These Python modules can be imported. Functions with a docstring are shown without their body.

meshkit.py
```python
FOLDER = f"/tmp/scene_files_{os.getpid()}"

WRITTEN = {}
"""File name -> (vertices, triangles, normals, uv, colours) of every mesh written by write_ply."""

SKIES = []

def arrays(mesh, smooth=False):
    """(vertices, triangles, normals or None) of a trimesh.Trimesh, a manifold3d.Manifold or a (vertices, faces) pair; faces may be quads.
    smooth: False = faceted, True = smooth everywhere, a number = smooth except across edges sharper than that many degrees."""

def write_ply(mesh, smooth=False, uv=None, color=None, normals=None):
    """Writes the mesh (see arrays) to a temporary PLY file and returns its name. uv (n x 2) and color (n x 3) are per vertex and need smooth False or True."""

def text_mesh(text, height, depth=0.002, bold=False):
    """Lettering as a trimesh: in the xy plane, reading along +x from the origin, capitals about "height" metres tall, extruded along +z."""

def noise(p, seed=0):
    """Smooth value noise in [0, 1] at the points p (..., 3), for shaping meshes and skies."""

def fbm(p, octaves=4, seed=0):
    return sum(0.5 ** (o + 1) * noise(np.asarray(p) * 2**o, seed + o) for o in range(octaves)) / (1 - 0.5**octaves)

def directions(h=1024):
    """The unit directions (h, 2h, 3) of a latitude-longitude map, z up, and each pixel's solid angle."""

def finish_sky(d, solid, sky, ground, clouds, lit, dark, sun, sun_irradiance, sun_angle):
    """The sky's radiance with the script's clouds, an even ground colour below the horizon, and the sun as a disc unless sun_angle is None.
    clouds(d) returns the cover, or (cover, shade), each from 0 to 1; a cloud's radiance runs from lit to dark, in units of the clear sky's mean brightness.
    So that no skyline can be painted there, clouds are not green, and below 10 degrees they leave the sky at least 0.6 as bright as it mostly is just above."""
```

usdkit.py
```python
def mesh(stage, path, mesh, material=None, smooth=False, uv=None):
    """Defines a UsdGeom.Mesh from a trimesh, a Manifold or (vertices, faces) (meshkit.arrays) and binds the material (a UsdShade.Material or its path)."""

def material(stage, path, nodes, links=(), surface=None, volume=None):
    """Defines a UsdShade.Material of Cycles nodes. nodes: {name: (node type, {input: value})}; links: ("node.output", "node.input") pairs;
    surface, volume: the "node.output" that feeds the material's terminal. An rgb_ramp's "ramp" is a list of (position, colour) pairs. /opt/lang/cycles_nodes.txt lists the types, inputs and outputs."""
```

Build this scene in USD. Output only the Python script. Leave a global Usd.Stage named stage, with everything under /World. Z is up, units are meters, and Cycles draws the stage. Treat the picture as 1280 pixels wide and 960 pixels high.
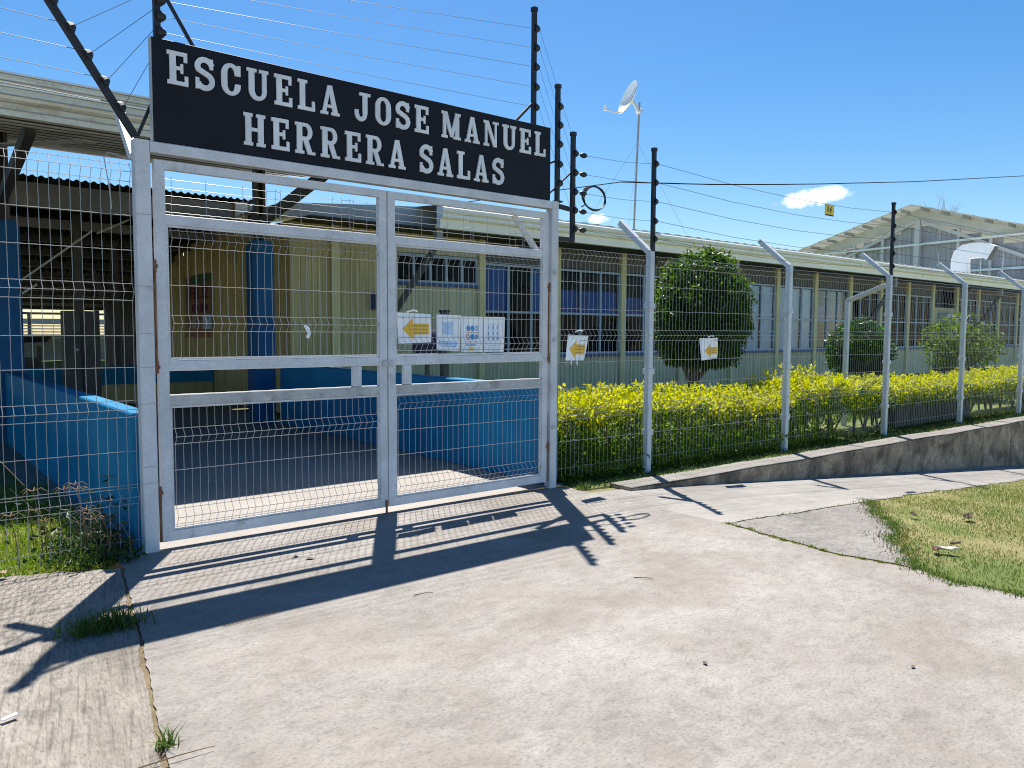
import math
import numpy as np, trimesh, usdkit, meshkit
from pxr import Usd, UsdGeom, UsdLux, UsdShade, Gf, Sdf
from shapely.geometry import Polygon, box as sbox, LineString, Point
from shapely.ops import unary_union
from shapely import affinity

stage = Usd.Stage.CreateInMemory()
UsdGeom.SetStageUpAxis(stage, UsdGeom.Tokens.z)
UsdGeom.SetStageMetersPerUnit(stage, 1.0)
UsdGeom.Xform.Define(stage, '/World')
UsdGeom.Scope.Define(stage, '/World/Looks')
PI = math.pi
rng = np.random.default_rng(7)

# ------------------------------------------------------------------ camera
F_PX, YAW, PITCH, ROLL = 973.0, 0.68831, -0.067376, 0.005674
EYE = np.array([-1.45456, -5.93253, 1.6])
fw = np.array([math.sin(YAW) * math.cos(PITCH), math.cos(YAW) * math.cos(PITCH), math.sin(PITCH)])
rt = np.array([math.cos(YAW), -math.sin(YAW), 0.0])
up = np.cross(rt, fw)
cr, sr = math.cos(ROLL), math.sin(ROLL)
rt2, up2 = cr * rt + sr * up, -sr * rt + cr * up
cam = UsdGeom.Camera.Define(stage, '/World/camera')
cam.CreateHorizontalApertureAttr(36.0)
cam.CreateVerticalApertureAttr(27.0)
cam.CreateFocalLengthAttr(36.0 * F_PX / 1280)
cam.CreateClippingRangeAttr(Gf.Vec2f(0.05, 5000))
cam.CreateExposureAttr(0.98)
cam.AddTransformOp().Set(Gf.Matrix4d(*rt2, 0, *up2, 0, *(-fw), 0, *EYE, 1))

# ------------------------------------------------------------------ sun and sky
TO_SUN = np.array([0.290, 0.474, 1.0]); TO_SUN /= np.linalg.norm(TO_SUN)
sun = UsdLux.DistantLight.Define(stage, '/World/sun')
sun.CreateIntensityAttr(1.25); sun.CreateAngleAttr(0.5); sun.CreateNormalizeAttr(True)
sun.CreateColorAttr(Gf.Vec3f(1.0, 0.955, 0.88))
zx = TO_SUN; xx = np.cross([0, 0, 1.0], zx); xx /= np.linalg.norm(xx); yx = np.cross(zx, xx)
sun.AddTransformOp().Set(Gf.Matrix4d(*xx, 0, *yx, 0, *zx, 0, 0, 0, 30, 1))
elev, rot = math.asin(TO_SUN[2]), math.atan2(TO_SUN[0], TO_SUN[1])


def cloud_dir(px, py):
    d = fw + (px - 640) / F_PX * rt2 - (py - 480) / F_PX * up2
    return d / np.linalg.norm(d)


def sky_material():
    nodes = {'sky': ('sky_texture', {'sky_type': 'single_scattering', 'sun_disc': False, 'sun_elevation': elev, 'sun_rotation': rot, 'altitude': 200.0, 'air_density': 1.0, 'aerosol_density': 0.5, 'ozone_density': 2.0}),
             'tc': ('texture_coordinate', {}),
             'n': ('noise_texture', {'scale': 26.0, 'detail': 8.0, 'roughness': 0.7}),
             'hs': ('hsv', {'saturation': 1.4, 'value': 1.0}),
             'bg': ('background_shader', {'strength': 0.072})}
    links = [('tc.generated', 'n.vector'), ('sky.color', 'hs.color')]
    prev = 'hs.color'
    for k, (px, py, hw, hh, tilt, gain) in enumerate([(1019, 246, 44, 10.5, 0.11, 1.0), (748, 273, 17, 7, 0.0, 0.7)]):
        c = cloud_dir(px, py)
        h = np.cross(c, [0, 0, 1.0]); h /= np.linalg.norm(h); v = np.cross(h, c)
        h, v = math.cos(tilt) * h + math.sin(tilt) * v, -math.sin(tilt) * h + math.cos(tilt) * v
        for nm, vec, half in (('h', h, hw), ('v', v, hh)):
            nodes[f'd{nm}{k}'] = ('vector_math', {'math_type': 'dot_product', 'vector2': tuple(vec)})
            nodes[f's{nm}{k}'] = ('math', {'math_type': 'multiply', 'value2': F_PX * 1.13 / half})
            nodes[f'q{nm}{k}'] = ('math', {'math_type': 'power', 'value2': 2.0})
            nodes[f'a{nm}{k}'] = ('math', {'math_type': 'absolute'})
            links += [('tc.generated', f'd{nm}{k}.vector1'), (f'd{nm}{k}.value', f's{nm}{k}.value1'), (f's{nm}{k}.value', f'a{nm}{k}.value1'), (f'a{nm}{k}.value', f'q{nm}{k}.value1')]
        nodes[f'df{k}'] = ('vector_math', {'math_type': 'dot_product', 'vector2': tuple(c)})
        nodes[f'fr{k}'] = ('math', {'math_type': 'greater_than', 'value2': 0.5})
        nodes[f'r{k}'] = ('math', {'math_type': 'add'})
        nodes[f'nn{k}'] = ('math', {'math_type': 'multiply_add', 'value2': 4.6, 'value3': -2.35})
        nodes[f'e{k}'] = ('math', {'math_type': 'add'})
        nodes[f'm{k}'] = ('map_range', {'from_min': 1.1, 'from_max': 0.05, 'to_min': 0.0, 'to_max': gain, 'clamp': True})
        nodes[f'f{k}'] = ('math', {'math_type': 'multiply'})
        nodes[f'x{k}'] = ('mix', {'color2': (10.5, 10.3, 10.0)})
        links += [('tc.generated', f'df{k}.vector1'), (f'df{k}.value', f'fr{k}.value1'), (f'qh{k}.value', f'r{k}.value1'), (f'qv{k}.value', f'r{k}.value2'), ('n.fac', f'nn{k}.value1'), (f'r{k}.value', f'e{k}.value1'), (f'nn{k}.value', f'e{k}.value2'),
                  (f'e{k}.value', f'm{k}.value'), (f'm{k}.result', f'f{k}.value1'), (f'fr{k}.value', f'f{k}.value2'), (f'f{k}.value', f'x{k}.fac'), (prev, f'x{k}.color1')]
        prev = f'x{k}.color'
    links.append((prev, 'bg.color'))
    return usdkit.material(stage, '/World/Looks/sky', nodes, links, surface='bg.background')


dome = UsdLux.DomeLight.Define(stage, '/World/sky')
dome.CreateIntensityAttr(1.0)
UsdShade.MaterialBindingAPI.Apply(dome.GetPrim()).Bind(sky_material())
dome.GetPrim().SetCustomDataByKey('kind', 'structure')
dome.GetPrim().SetCustomDataByKey('label', 'clear blue daytime sky with one small white cloud')
dome.GetPrim().SetCustomDataByKey('category', 'sky')

# ------------------------------------------------------------------ materials
LK = '/World/Looks/'


def noisy(name, c1, c2, scale=2.0, rough=0.7, fine=45.0, amt=0.35, bump=0.3, dist=0.006, stretch=(1, 1, 1), fstretch=(1, 1, 1), metal=0.0, spots=None, spot_scale=3.0, spot_at=(0.6, 0.7), spec=0.4, brush=None, streak=None, detail=6.0, mid=None):
    """Blotchy colour between c1 and c2, fine grain over it, optional stains (spots), ridges (brush) and vertical streaks."""
    nd = {'g': ('geometry', {}), 'mp': ('mapping', {'scale': stretch}), 'mf': ('mapping', {'scale': fstretch}),
          'n1': ('noise_texture', {'scale': scale, 'detail': detail, 'roughness': 0.6}), 'n2': ('noise_texture', {'scale': fine, 'detail': 6.0, 'roughness': 0.78}),
          'r1': ('rgb_ramp', {'ramp': [(0.32, c1), (0.68, c2)]}), 'r2': ('rgb_ramp', {'ramp': [(0.33, (1 - amt,) * 3), (0.47, (1, 1, 1)), (0.66, (1 + amt * 0.42,) * 3)]}),
          'm': ('mix', {'mix_type': 'multiply', 'fac': 1.0}), 'b': ('bump', {'strength': bump, 'distance': dist}),
          'p': ('principled_bsdf', {'roughness': rough, 'metallic': metal, 'specular_ior_level': spec})}
    lk = [('g.position', 'mp.vector'), ('g.position', 'mf.vector'), ('mp.vector', 'n1.vector'), ('mf.vector', 'n2.vector'), ('n1.fac', 'r1.fac'), ('n2.fac', 'r2.fac'), ('r1.color', 'm.color1'), ('r2.color', 'm.color2'), ('b.normal', 'p.normal')]
    col, hgt = 'm.color', 'n2.fac'
    for q, (msc, mam) in enumerate([] if mid is None else mid if isinstance(mid, list) else [mid]):
        nd[f'n5{q}'] = ('noise_texture', {'scale': msc, 'detail': 7.0, 'roughness': 0.72, 'distortion': 0.5})
        nd[f'r5{q}'] = ('rgb_ramp', {'ramp': [(0.30, (1 - mam,) * 3), (0.50, (1, 1, 1)), (0.72, (1 + mam * 0.6,) * 3)]})
        nd[f'm5{q}'] = ('mix', {'mix_type': 'multiply', 'fac': 1.0})
        lk += [('mf.vector', f'n5{q}.vector'), (f'n5{q}.fac', f'r5{q}.fac'), (col, f'm5{q}.color1'), (f'r5{q}.color', f'm5{q}.color2')]
        col = f'm5{q}.color'
    if spots is not None:
        nd['n3'] = ('noise_texture', {'scale': spot_scale, 'detail': 5.0, 'roughness': 0.65, 'distortion': 0.4})
        nd['r3'] = ('rgb_ramp', {'ramp': [(spot_at[0], (0, 0, 0)), (spot_at[1], (1, 1, 1))]})
        nd['m3'] = ('mix', {'color2': spots})
        lk += [('mp.vector', 'n3.vector'), ('n3.fac', 'r3.fac'), ('r3.color', 'm3.fac'), (col, 'm3.color1')]
        col = 'm3.color'
    if streak is not None:
        nd['ms'] = ('mapping', {'scale': (7.0, 7.0, 0.35)})
        nd['n4'] = ('noise_texture', {'scale': 1.3, 'detail': 6.0, 'roughness': 0.7})
        nd['r4'] = ('rgb_ramp', {'ramp': [(0.42, (0, 0, 0)), (0.7, (1, 1, 1))]})
        nd['m4'] = ('mix', {'color2': streak})
        lk += [('g.position', 'ms.vector'), ('ms.vector', 'n4.vector'), ('n4.fac', 'r4.fac'), ('r4.color', 'm4.fac'), (col, 'm4.color1')]
        col = 'm4.color'
    if brush is not None:
        nd['mb'] = ('mapping', {'rotation': (0, 0, brush[1])})
        nd['ms2'] = ('mapping', {'scale': (brush[0], brush[0] * 0.045, 1.0)})
        nd['w'] = ('noise_texture', {'scale': 4.0, 'detail': 3.0, 'roughness': 0.65, 'distortion': 0.25})
        nd['rb'] = ('rgb_ramp', {'ramp': [(0.33, (0.50,) * 3), (0.52, (1, 1, 1))]})
        nd['mbm'] = ('mix', {'mix_type': 'multiply', 'fac': 0.8})
        nd['ad'] = ('math', {'math_type': 'multiply_add', 'value2': 1.3})
        lk += [('g.position', 'mb.vector'), ('mb.vector', 'ms2.vector'), ('ms2.vector', 'w.vector'), ('w.fac', 'rb.fac'), (col, 'mbm.color1'), ('rb.color', 'mbm.color2'), ('w.fac', 'ad.value1'), ('n2.fac', 'ad.value3')]
        col, hgt = 'mbm.color', 'ad.value'
    lk += [(col, 'p.base_color'), (hgt, 'b.height')]
    return usdkit.material(stage, LK + name, nd, lk, surface='p.BSDF')


def plain(name, c, rough=0.5, metal=0.0, spec=0.4, var=0.12, scale=6.0):
    return noisy(name, tuple(np.array(c) * (1 - var)), tuple(np.array(c) * (1 + var * 0.6)), scale=scale, rough=rough, fine=70, amt=0.14, bump=0.08, dist=0.002, metal=metal, spec=spec)


def leafy(name, ramp, trans=0.35, rough=0.45):
    nd = {'g': ('geometry', {}), 'r': ('rgb_ramp', {'ramp': ramp}), 'p': ('principled_bsdf', {'roughness': rough, 'specular_ior_level': 0.35}), 't': ('translucent_bsdf', {}),
          'h': ('hsv', {'saturation': 1.1, 'value': 1.25}), 'm': ('mix_closure', {'fac': trans})}
    return usdkit.material(stage, LK + name, nd, [('g.random_per_island', 'r.fac'), ('r.color', 'p.base_color'), ('r.color', 'h.color'), ('h.color', 't.color'), ('p.BSDF', 'm.closure1'), ('t.BSDF', 'm.closure2')], surface='m.closure')


def glassy(name, tint=(0.85, 0.9, 0.95)):
    nd = {'t': ('transparent_bsdf', {'color': tint}), 'g': ('glossy_bsdf', {'roughness': 0.03, 'color': (0.9, 0.9, 0.9)}), 'f': ('fresnel', {'IOR': 1.13}), 'm': ('mix_closure', {})}
    return usdkit.material(stage, LK + name, nd, [('f.fac', 'm.fac'), ('t.BSDF', 'm.closure1'), ('g.BSDF', 'm.closure2')], surface='m.closure')


M = {
    'drive': noisy('drive_concrete', (0.20, 0.181, 0.162), (0.285, 0.264, 0.241), scale=0.8, rough=0.92, fine=62, amt=0.5, bump=0.05, dist=0.002, fstretch=(0.75, 1.2, 1), mid=[(2.3, 0.15), (11.0, 0.26)], spots=(0.165, 0.135, 0.105), spot_scale=0.9, spot_at=(0.46, 0.86), detail=10),
    'walk': noisy('sidewalk_concrete', (0.21, 0.193, 0.175), (0.285, 0.265, 0.243), scale=0.9, rough=0.9, fine=80, amt=0.5, bump=0.22, dist=0.004, fstretch=(0.6, 1.6, 1), mid=(5.0, 0.2), spots=(0.17, 0.155, 0.14), spot_scale=1.1, spot_at=(0.56, 0.74)),
    'rough': noisy('rough_concrete', (0.15, 0.138, 0.125), (0.225, 0.208, 0.19), scale=1.2, rough=0.9, fine=26, amt=0.6, bump=0.8, dist=0.008, fstretch=(0.8, 1.7, 1), mid=(6.0, 0.25), spots=(0.11, 0.096, 0.08), spot_scale=2.2, spot_at=(0.58, 0.72)),
    'brushed': noisy('brushed_concrete', (0.20, 0.175, 0.148), (0.29, 0.26, 0.226), scale=1.1, rough=0.92, fine=48, amt=0.5, bump=0.8, dist=0.005, fstretch=(1.6, 0.5, 1), brush=(15.0, 0.19), mid=[(5.0, 0.22), (16.0, 0.25)], spots=(0.125, 0.108, 0.088), spot_scale=3.5, spot_at=(0.56, 0.74)),
    'floor': noisy('courtyard_concrete', (0.24, 0.216, 0.193), (0.31, 0.283, 0.254), scale=0.8, rough=0.8, fine=30, amt=0.25, bump=0.3, spots=(0.18, 0.165, 0.15), spot_scale=1.4, spot_at=(0.6, 0.75)),
    'dirt': noisy('dirt', (0.15, 0.115, 0.068), (0.27, 0.205, 0.125), scale=3.0, rough=1.0, fine=40, amt=0.5, bump=0.9, dist=0.02, spots=(0.22, 0.22, 0.09), spot_scale=1.4, spot_at=(0.5, 0.62)),
    'turf': noisy('turf', (0.19, 0.185, 0.06), (0.31, 0.265, 0.125), scale=1.3, rough=1.0, fine=55, amt=0.55, bump=1.0, dist=0.02, spots=(0.14, 0.18, 0.045), spot_scale=0.9, spot_at=(0.5, 0.6)),
    'soil': noisy('garden_soil', (0.08, 0.12, 0.025), (0.17, 0.19, 0.06), scale=2.5, rough=1.0, fine=45, amt=0.5, bump=1.0, dist=0.02),
    'wall_stain': noisy('stained_concrete', (0.20, 0.148, 0.10), (0.37, 0.275, 0.19), scale=1.8, rough=0.92, fine=22, amt=0.55, bump=0.6, dist=0.01, spots=(0.085, 0.062, 0.044), spot_scale=2.4, spot_at=(0.44, 0.64), mid=(9.0, 0.4)),
    'coping': noisy('coping_concrete', (0.19, 0.175, 0.155), (0.27, 0.25, 0.228), scale=2.0, rough=0.9, fine=30, amt=0.4, bump=0.5, spots=(0.13, 0.115, 0.098), spot_scale=2.4),
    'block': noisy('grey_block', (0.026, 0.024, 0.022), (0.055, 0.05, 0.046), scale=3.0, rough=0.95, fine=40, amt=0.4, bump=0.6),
    'gate': noisy('gate_paint', (0.46, 0.46, 0.475), (0.58, 0.58, 0.595), scale=4.0, rough=0.5, fine=60, amt=0.22, bump=0.1, dist=0.002, mid=(5.0, 0.08), spots=(0.26, 0.235, 0.21), spot_scale=4.6, spot_at=(0.60, 0.80)),
    'gate_dirty': noisy('gate_paint_worn', (0.33, 0.315, 0.30), (0.48, 0.465, 0.45), scale=6.0, rough=0.6, fine=50, amt=0.3, bump=0.15, dist=0.002, spots=(0.20, 0.185, 0.17), spot_scale=5.5, spot_at=(0.55, 0.7)),
    'rust': noisy('rust', (0.12, 0.05, 0.025), (0.26, 0.13, 0.07), scale=20, rough=0.9, fine=90, amt=0.4, bump=0.3),
    'wire': plain('galvanised_wire', (0.36, 0.355, 0.345), rough=0.42, metal=0.4, var=0.15, scale=12),
    'post': noisy('fence_post_paint', (0.43, 0.455, 0.49), (0.54, 0.565, 0.60), scale=5.0, rough=0.45, fine=60, amt=0.15, bump=0.1, dist=0.002, spots=(0.33, 0.34, 0.36), spot_scale=5, spot_at=(0.6, 0.75)),
    'black': plain('black_pole', (0.014, 0.015, 0.02), rough=0.5, var=0.3),
    'sign': noisy('sign_panel', (0.006, 0.007, 0.011), (0.010, 0.011, 0.017), scale=1.6, rough=0.6, fine=30, amt=0.25, bump=0.05, dist=0.002, spec=0.18),
    'letter': noisy('letter_metal', (0.54, 0.54, 0.55), (0.70, 0.70, 0.71), scale=4.0, rough=0.45, fine=80, amt=0.12, bump=0.05, dist=0.001),
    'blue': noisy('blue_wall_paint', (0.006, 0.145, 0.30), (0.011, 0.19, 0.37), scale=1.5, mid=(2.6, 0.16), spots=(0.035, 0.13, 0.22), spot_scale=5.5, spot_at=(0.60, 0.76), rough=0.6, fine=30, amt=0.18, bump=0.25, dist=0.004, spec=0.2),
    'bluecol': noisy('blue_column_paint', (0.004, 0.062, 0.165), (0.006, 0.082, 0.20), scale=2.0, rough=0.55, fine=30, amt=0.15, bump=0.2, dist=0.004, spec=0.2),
    'khaki': noisy('siding_paint', (0.46, 0.42, 0.255), (0.56, 0.51, 0.33), scale=1.0, rough=0.6, fine=25, amt=0.15, bump=0.12, dist=0.004, streak=(0.37, 0.335, 0.20)),
    'tan': noisy('end_wall_paint', (0.43, 0.345, 0.155), (0.52, 0.42, 0.20), scale=1.0, rough=0.6, fine=25, amt=0.15, bump=0.12, dist=0.004, streak=(0.34, 0.27, 0.12)),
    'trim': noisy('yellow_trim_paint', (0.50, 0.42, 0.20), (0.60, 0.51, 0.27), scale=2.0, rough=0.6, fine=30, amt=0.15, bump=0.1),
    'cream': noisy('cream_gutter_paint', (0.78, 0.71, 0.60), (0.87, 0.81, 0.71), scale=1.2, rough=0.5, fine=22, amt=0.14, bump=0.06, spots=(0.45, 0.40, 0.27), spot_scale=1.7, spot_at=(0.62, 0.78)),
    'oldcream': noisy('old_cream_paint', (0.50, 0.465, 0.36), (0.66, 0.62, 0.50), scale=1.4, rough=0.6, fine=24, amt=0.25, bump=0.1, stretch=(0.5, 1, 3), spots=(0.36, 0.25, 0.13), spot_scale=2.3, spot_at=(0.58, 0.75)),
    'roofwhite': noisy('zinc_roof', (0.55, 0.55, 0.54), (0.70, 0.70, 0.68), scale=1.3, rough=0.42, fine=25, amt=0.15, bump=0.06, metal=0.2),
    'greysteel': noisy('grey_flashing', (0.34, 0.345, 0.33), (0.43, 0.43, 0.41), scale=1.2, rough=0.5, fine=25, amt=0.12, bump=0.05),
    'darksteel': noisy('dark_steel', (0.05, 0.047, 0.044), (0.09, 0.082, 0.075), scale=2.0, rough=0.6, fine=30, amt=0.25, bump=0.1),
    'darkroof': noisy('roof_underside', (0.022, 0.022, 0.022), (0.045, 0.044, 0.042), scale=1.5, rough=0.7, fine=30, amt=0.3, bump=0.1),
    'beamgrey': noisy('grey_beam_paint', (0.20, 0.205, 0.21), (0.28, 0.285, 0.29), scale=2.0, rough=0.55, fine=30, amt=0.2, bump=0.1),
    'white': plain('white_paint', (0.78, 0.78, 0.77), rough=0.45, var=0.06),
    'dishwhite': noisy('dish_white', (0.84, 0.84, 0.83), (0.88, 0.88, 0.87), scale=3, rough=0.5, fine=20, amt=0.04, bump=0.0),
    'winframe': plain('window_frame_paint', (0.30, 0.36, 0.44), rough=0.4),
    'sill': plain('blue_sill_paint', (0.035, 0.075, 0.19), rough=0.5),
    'glass': glassy('window_glass'),
    'curtain_blue': noisy('blue_curtain', (0.025, 0.075, 0.22), (0.045, 0.115, 0.30), scale=3, rough=0.9, fine=60, amt=0.25, bump=0.2),
    'curtain_grey': noisy('grey_curtain', (0.50, 0.53, 0.57), (0.64, 0.67, 0.70), scale=3, rough=0.9, fine=60, amt=0.2, bump=0.2),
    'door': noisy('blue_door_paint', (0.025, 0.08, 0.25), (0.04, 0.11, 0.31), scale=3, rough=0.5, fine=40, amt=0.15, bump=0.1),
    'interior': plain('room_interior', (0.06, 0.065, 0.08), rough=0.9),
    'paper': noisy('paper', (0.76, 0.77, 0.80), (0.83, 0.84, 0.86), scale=9, rough=0.8, fine=40, amt=0.05, bump=0.15, dist=0.002),
    'amber': plain('amber_print', (0.76, 0.45, 0.06), rough=0.8, var=0.08),
    'ink': plain('brown_ink', (0.32, 0.19, 0.05), rough=0.8),
    'blueink': plain('blue_ink', (0.06, 0.27, 0.58), rough=0.8),
    'paleink': plain('pale_blue_ink', (0.45, 0.60, 0.80), rough=0.8),
    'redink': plain('red_ink', (0.62, 0.25, 0.22), rough=0.8),
    'yellow': plain('yellow_plate', (0.75, 0.52, 0.02), rough=0.5),
    'maroon': plain('maroon_print', (0.10, 0.015, 0.035), rough=0.8),
    'posterbrown': plain('poster_print', (0.22, 0.105, 0.06), rough=0.7),
    'postergreen': plain('poster_green', (0.04, 0.11, 0.06), rough=0.7),
    'bark': noisy('bark', (0.07, 0.05, 0.035), (0.15, 0.115, 0.085), scale=6, rough=0.95, fine=50, amt=0.4, bump=0.8, stretch=(2, 2, 0.5)),
    'twig': noisy('twig_bark', (0.16, 0.125, 0.10), (0.26, 0.21, 0.18), scale=6, rough=0.95, fine=50, amt=0.3, bump=0.3),
    'purple': plain('dark_purple_cloth', (0.02, 0.012, 0.045), rough=0.8),
    'gymclad': noisy('grey_cladding', (0.36, 0.355, 0.38), (0.46, 0.455, 0.48), scale=0.7, rough=0.5, fine=20, amt=0.15, bump=0.1),
    'gymband': noisy('pale_cladding', (0.50, 0.495, 0.49), (0.60, 0.595, 0.59), scale=0.7, rough=0.5, fine=20, amt=0.12, bump=0.1),
    'gymroof': leafy('pale_roof_sheet', [(0.0, (0.58, 0.59, 0.56)), (1.0, (0.68, 0.68, 0.64))], 0.4, 0.5),
    'dryleaf': noisy('dry_leaf', (0.30, 0.16, 0.07), (0.62, 0.50, 0.34), scale=18, rough=0.8, fine=60, amt=0.2, bump=0.3),
    'paleleaf': noisy('pale_leaf', (0.55, 0.47, 0.36), (0.80, 0.76, 0.68), scale=14, rough=0.8, fine=60, amt=0.15, bump=0.3),
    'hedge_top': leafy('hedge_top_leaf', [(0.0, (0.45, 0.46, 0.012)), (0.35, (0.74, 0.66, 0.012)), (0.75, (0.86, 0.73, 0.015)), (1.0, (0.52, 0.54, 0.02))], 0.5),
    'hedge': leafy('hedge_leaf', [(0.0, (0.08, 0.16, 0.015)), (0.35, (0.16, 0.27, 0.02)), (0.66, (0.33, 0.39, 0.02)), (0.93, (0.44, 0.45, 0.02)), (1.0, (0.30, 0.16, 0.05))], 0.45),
    'tree': leafy('tree_leaf', [(0.0, (0.035, 0.09, 0.012)), (0.45, (0.075, 0.165, 0.02)), (0.78, (0.16, 0.27, 0.03)), (1.0, (0.32, 0.40, 0.045))], 0.42, 0.36),
    'tree_sparse': leafy('sparse_leaf', [(0.0, (0.10, 0.16, 0.02)), (0.5, (0.20, 0.26, 0.03)), (0.85, (0.38, 0.38, 0.05)), (1.0, (0.32, 0.20, 0.09))], 0.45),
    'grass': leafy('grass_blade', [(0.0, (0.14, 0.19, 0.022)), (0.3, (0.23, 0.26, 0.04)), (0.6, (0.32, 0.30, 0.075)), (0.85, (0.43, 0.36, 0.15)), (1.0, (0.13, 0.18, 0.025))], 0.3, 0.8),
    'grass_green': leafy('green_grass_blade', [(0.0, (0.08, 0.14, 0.025)), (0.5, (0.17, 0.23, 0.04)), (0.8, (0.31, 0.33, 0.08)), (1.0, (0.50, 0.43, 0.2))], 0.35, 0.8),
    'verge': leafy('verge_grass_blade', [(0.0, (0.17, 0.25, 0.03)), (0.35, (0.30, 0.36, 0.05)), (0.65, (0.44, 0.42, 0.10)), (0.88, (0.56, 0.47, 0.22)), (1.0, (0.14, 0.22, 0.03))], 0.4, 0.8),
    'grass_shaded': leafy('shaded_grass_blade', [(0.0, (0.04, 0.085, 0.015)), (0.5, (0.09, 0.15, 0.025)), (0.85, (0.18, 0.23, 0.05)), (1.0, (0.36, 0.30, 0.14))], 0.3, 0.7),  # darker ramp holds the shade at the hedge foot
    'weed': leafy('weed_leaf', [(0.0, (0.03, 0.07, 0.015)), (0.6, (0.08, 0.15, 0.03)), (0.9, (0.17, 0.22, 0.05)), (1.0, (0.30, 0.22, 0.10))], 0.3, 0.5),
    'straw': leafy('straw', [(0.0, (0.28, 0.19, 0.11)), (0.6, (0.42, 0.32, 0.20)), (1.0, (0.20, 0.12, 0.07))], 0.2, 0.7),
    'farwhite': plain('pale_far_fascia', (0.72, 0.73, 0.74), rough=0.6),
}

# ------------------------------------------------------------------ scene helpers
used = {}


def numbered(path):
    n = used.get(path, -1) + 1
    used[path] = n
    return path if n == 0 else f'{path}_{n:03d}'


def tag(p, label=None, cat=None, group=None, kind=None):
    for k, v in (('label', label), ('category', cat), ('group', group), ('kind', kind)):
        if v:
            p.SetCustomDataByKey(k, v)
    return p


class Thing:
    def __init__(self, path, loc):
        self.path, self.loc = path, np.asarray(loc, float)


def thing(name, label, cat, loc=(0, 0, 0), group=None, kind=None):
    path = numbered('/World/' + name)
    x = UsdGeom.Xform.Define(stage, path)
    x.AddTranslateOp().Set(Gf.Vec3d(*map(float, loc)))
    tag(x.GetPrim(), label, cat, group, kind)
    return Thing(path, loc)


def geo(m):
    v, f = m
    return np.asarray(v, float), np.asarray(f, int)


def part(owner, name, mesh, m, smooth=False, label=None, kind=None):
    """One mesh as a part of a thing (points given in world space)."""
    v, f = mesh.build() if isinstance(mesh, MB) else geo((mesh.vertices, mesh.faces)) if isinstance(mesh, trimesh.Trimesh) else geo(mesh)
    path = numbered(owner.path + '/' + name)
    p = usdkit.mesh(stage, path, (v - owner.loc, f), M[m], smooth=smooth)
    tag(p.GetPrim(), label, None, None, kind)
    return Thing(path, owner.loc)


def single(name, mesh, m, label=None, cat=None, group=None, kind=None, smooth=False):
    """A thing (or a piece of the setting) that is one mesh."""
    v, f = mesh.build() if isinstance(mesh, MB) else geo((mesh.vertices, mesh.faces)) if isinstance(mesh, trimesh.Trimesh) else geo(mesh)
    path = numbered('/World/' + name)
    p = usdkit.mesh(stage, path, (v, f), M[m], smooth=smooth)
    tag(p.GetPrim(), label, cat, group, kind)
    return Thing(path, (0, 0, 0))


def copy_of(src, loc, label, cat, group, name):
    path = numbered('/World/' + name)
    x = UsdGeom.Xform.Define(stage, path)
    x.GetPrim().GetReferences().AddInternalReference(Sdf.Path(src.path))
    x.GetPrim().GetAttribute('xformOp:translate').Set(Gf.Vec3d(*map(float, loc)))
    tag(x.GetPrim(), label, cat, group)
    x.GetPrim().SetInstanceable(True)
    return Thing(path, loc)


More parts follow.
